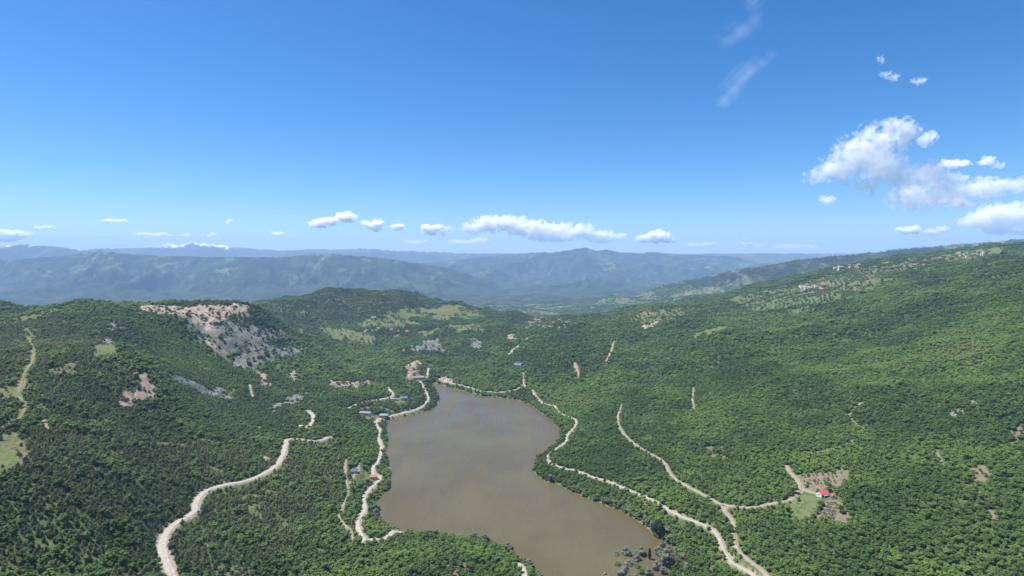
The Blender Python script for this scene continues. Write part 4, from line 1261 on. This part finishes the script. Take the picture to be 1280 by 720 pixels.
def cloud(label, dist, lumps, tau=4.0, rag=3.2, nsize=.75, edge=.42, name="cumulus_cloud", stretch=(1, 1, 1), rot=0.0, depth=1.0, **kw):
    c0 = np.mean([l[:2] for l in lumps], 0)
    d = ray(c0[0], c0[1]); C = Vector(d / d[1] * dist) + Vector((0, 0, CAM_H))
    bm = bmesh.new()
    px = dist / F
    rmax = max(max(l[2], l[3]) for l in lumps) * px
    rmin = np.mean([min(l[2], l[3]) for l in lumps]) * px
    r = random.Random(int(c0[0] * 13 + c0[1]))
    if name == "cumulus_cloud" and np.mean([l[3] for l in lumps]) < 4.6:      # thin far shreds
        tau *= .55; nsize, rag, edge = 1.5, 4.2, .8
    if name == "cumulus_cloud" and len(lumps) <= 5 and min(l[3] for l in lumps) > 2.2:      # billows on the tops
        lumps = [(u, v, ru * .85, rv * .8) for u, v, ru, rv in lumps] + [(u + k * ru * r.uniform(.3, .6), v - rv * r.uniform(.1, .6), min(ru, rv * 1.4) * r.uniform(.5, .75), rv * r.uniform(.5, .8)) for u, v, ru, rv in lumps for k in (-1, .1, 1)]
    cen = []
    for (u, v, ru, rv) in lumps:
        d = ray(u, v); c = Vector(d / d[1] * dist) + Vector((0, 0, CAM_H)) - C
        c.y += r.uniform(-.3, .3) * ru * px
        rr = (ru * px, (ru * .6 + rv * .4) * px * depth, rv * px)
        cen.append((c, rr))
        q = bmesh.ops.create_icosphere(bm, subdivisions=3, radius=1)
        for vt in q["verts"]:
            vt.co = Vector((vt.co.x * rr[0], vt.co.y * rr[1], vt.co.z * rr[2])) * HULL + c
    me = bpy.data.meshes.new(name); bm.to_mesh(me); bm.free()
    o = link(name, me); o.location = C
    md = o.modifiers.new("fuse", 'REMESH'); md.mode = 'VOXEL'; md.voxel_size = max(rmin / 4.0, rmax / 30)
    me.materials.append(cloud_mat(tau / (rmin * 1.3), rmin * nsize, cen, rag, edge, stretch, rot))
    tag(o, label, "cloud", "clouds in the blue sky")
    return o


CLOUDS = True
if CLOUDS:
    cloud("large ragged white cumulus, biggest cloud, over the right hand hills", 14000,
          [(1020, 221, 20, 10), (1045, 212, 24, 18), (1070, 195, 28, 26), (1092, 180, 26, 24), (1118, 168, 24, 20), (1136, 162, 14, 14), (1105, 205, 30, 22), (1080, 232, 18, 12), (1130, 220, 26, 18),
           (1158, 222, 30, 20), (1150, 245, 34, 18), (1180, 240, 34, 18), (1215, 238, 32, 15), (1250, 234, 36, 11), (1290, 230, 30, 10), (1195, 250, 26, 11)], tau=2.4, rag=4.2, nsize=.55, depth=.4)
    cloud("small puff just right of the large cumulus top", 14000, [(1159, 174, 12, 11)], tau=1.8, rag=4.6, edge=.6)
    cloud("flat small puff above the middle of the large cumulus", 14500, [(1190, 205, 18, 6), (1204, 204, 14, 4)], tau=1.8, rag=4.6, edge=.6)
    cloud("faint small puff high at the right edge of the picture", 14500, [(1236, 202, 12, 6), (1248, 208, 8, 4)], tau=1.4, rag=4)
    cloud("small round puff below the large cumulus's left end", 14000, [(1036, 251, 10, 6.5)], tau=1.8, rag=4.4, edge=.6)
    cloud("broad white cumulus at the right edge above the crest", 16000, [(1222, 276, 22, 10), (1245, 268, 26, 14), (1270, 268, 28, 15), (1300, 270, 30, 16), (1250, 284, 26, 9), (1275, 287, 24, 8)], tau=3, depth=.7)
    cloud("bright small cumulus above the right hand ridge", 16000, [(1130, 289, 10, 5), (1140, 288, 9, 6)], tau=6, thr=.42)
    cloud("faint broken cumulus low above the right ridge", 17000, [(1165, 290, 10, 5), (1178, 287, 9, 5)], tau=3, thr=.48)
    cloud("longest white cumulus bank above the central mountains", 22000,
          [(592, 285, 14, 9), (608, 280, 18, 11), (630, 279, 20, 10), (650, 283, 22, 11), (672, 287, 24, 11), (700, 290, 26, 11), (725, 289, 20, 10), (752, 296, 26, 8), (775, 296, 12, 5), (690, 297, 30, 6)], tau=4, depth=.6)
    cloud("compact white cumulus right of the long cloud bank", 22000, [(805, 299, 14, 6), (822, 297, 20, 8), (835, 300, 10, 5)], tau=8, thr=.42)
    cloud("small cumulus left of the long cloud bank", 22000, [(537, 288, 13, 7), (545, 286, 10, 6)], tau=7, thr=.44)
    cloud("faint shred beside the small cumulus left of the long cloud bank", 22000, [(558, 285, 9, 4), (555, 293, 5, 3)], tau=3, thr=.48)
    cloud("small oval cumulus left of centre sky", 22000, [(497, 284, 10, 5)], tau=6, thr=.43)
    cloud("small cumulus with a trailing lower edge left of centre", 22000, [(463, 282, 12, 6), (471, 283, 8, 8)], tau=6, thr=.44)
    cloud("elongated white cumulus rising to the right, left of centre", 22000, [(398, 280, 15, 6), (412, 277, 14, 6), (434, 272, 15, 7)], tau=7, thr=.44)
    cloud("low flat cloud under the small cumulus left of the bank", 24500, [(515, 303, 16, 4), (530, 303, 8, 3)], tau=4, thr=.45)
    cloud("low flat cloud just above the mountains under the long bank", 24500, [(575, 303, 18, 4), (598, 302, 16, 5)], tau=5, thr=.44)
    cloud("low pale cloud strip right of the compact cumulus", 24500, [(865, 306, 14, 3), (885, 306, 12, 3)], tau=5, thr=.44)
    cloud("low pale cloud with one small tower above the mountain gap", 24500, [(934, 307, 9, 4), (948, 307, 9, 3), (931, 299, 3, 2.5)], tau=5, thr=.44)
    cloud("faint long low cloud strip near the right ridge foot", 24500, [(985, 308, 18, 2.5), (1010, 308, 12, 2)], tau=4, thr=.45)
    cloud("low white cloud above the snowy peaks", 24500, [(180, 293, 14, 3.2), (200, 294, 15, 3.2)], tau=5, thr=.44)
    cloud("thin flat white cloud high left of the snowy peaks", 22000, [(138, 276, 11, 2.6), (152, 277, 11, 2.8)], tau=6, thr=.43)
    cloud("small flat cloud near the left edge", 22000, [(48, 285, 9, 2.6), (60, 284.5, 10, 2.6)], tau=5, thr=.43)
    cloud("broad pale cloud over the far left summit", 24500, [(0, 291, 16, 5), (20, 293, 20, 5), (5, 299, 18, 4)], tau=5, thr=.45)
    cloud("small puff right of the snowy peaks", 22000, [(286, 277, 5, 4)], tau=4, thr=.45)
    cloud("bright tiny cumulus above the left centre ridge", 22000, [(345, 292, 8, 3.5), (351, 293, 6, 3)], tau=7, thr=.42)
    cloud("tiny faint puff right of the snowy peaks, low", 22500, [(264, 294, 7, 3)], tau=4, thr=.45)
    cloud("short low cloud streak right of the snowy peaks", 22500, [(232, 294, 9, 2.4)], tau=4, thr=.45)
    cloud("small ragged wisp high at the upper right", 13000, [(1101, 76, 4, 6), (1108, 93, 9, 4), (1116, 98, 8, 5)], tau=.8, rag=4.6, edge=.9, nsize=.8)
    cloud("second ragged wisp high at the upper right", 13000, [(1149, 102, 10, 5)], tau=.8, rag=4.6, edge=.9, nsize=.8)
    ci = dict(rag=2.3, edge=1.4, nsize=1.3, name="cirrus_cloud", stretch=(.22, .6, 1.3), rot=R(42), depth=.35)
    cloud("feathery cirrus streak fanning down at the upper right", 16000, [(962, 70, 12, 9), (950, 78, 17, 12), (936, 86, 22, 16), (922, 97, 22, 20), (912, 110, 18, 18), (904, 124, 13, 13)], tau=.55, **ci)
    cloud("upper feathery cirrus wisp cut by the picture's top edge", 16000, [(940, 2, 18, 22), (945, 25, 16, 18), (925, 35, 26, 16), (905, 48, 20, 10)], tau=.36, **ci)

# ------------------------------------------------------------------ haze
me = bpy.data.meshes.new("haze")
v, f_ = boxv(-22000, 22000, -600, 19800, -260, 760)
me.from_pydata(v, [], f_)
m, nt, out = mat_new("hazy_air")
vv_ = nt.nodes.new("ShaderNodeVolumePrincipled")
vv_.inputs["Color"].default_value = (.41, .64, 1.0, 1)
vv_.inputs["Density"].default_value = 6.2e-5
nt.links.new(vv_.outputs[0], out.inputs["Volume"])
me.materials.append(m)
link("haze", me, "stuff")

# ------------------------------------------------------------------ light
EL, AZS = R(64), R(-70)        # sun ahead and to the left
sun_d = bpy.data.lights.new("sun", 'SUN'); sun_d.energy = 5.0; sun_d.angle = R(.53); sun_d.color = (1, .96, .9)
sun = bpy.data.objects.new("sun", sun_d); COL.objects.link(sun)
sd_ = Vector((math.sin(AZS) * math.cos(EL), math.cos(AZS) * math.cos(EL), math.sin(EL)))
sun.rotation_euler = sd_.to_track_quat('Z', 'Y').to_euler()
w = bpy.data.worlds.new("World"); scene.world = w; w.use_nodes = True
nt = w.node_tree; nt.nodes.clear()
sky = nt.nodes.new("ShaderNodeTexSky"); sky.sky_type = 'NISHITA'; sky.sun_disc = False
sky.sun_elevation = EL; sky.sun_rotation = AZS % (2 * math.pi)
sky.altitude = 1500; sky.air_density = .95; sky.dust_density = 1.3; sky.ozone_density = 7.0
bg = nt.nodes.new("ShaderNodeBackground"); bg.inputs["Strength"].default_value = .083
wo = nt.nodes.new("ShaderNodeOutputWorld")
hs = nt.nodes.new("ShaderNodeHueSaturation"); hs.inputs["Saturation"].default_value = 1.25
nt.links.new(sky.outputs[0], hs.inputs["Color"]); nt.links.new(hs.outputs[0], bg.inputs[0]); nt.links.new(bg.outputs[0], wo.inputs[0])

vs = scene.view_settings
scene.display_settings.display_device = 'sRGB'
vs.view_transform = 'Standard'; vs.look = 'None'; vs.exposure = .95; vs.gamma = 1; vs.use_curve_mapping = False
scene.cycles.max_bounces = 26; scene.cycles.diffuse_bounces = 2; scene.cycles.glossy_bounces = 2; scene.cycles.transmission_bounces = 2
scene.cycles.volume_bounces = 24
scene.cycles.transparent_max_bounces = 8
scene.cycles.use_denoising = True
scene.cycles.denoiser = 'OPENIMAGEDENOISE'
scene.cycles.denoising_input_passes = 'RGB_ALBEDO_NORMAL'
scene.cycles.denoising_prefilter = 'ACCURATE'
scene.cycles.volume_max_steps = 512
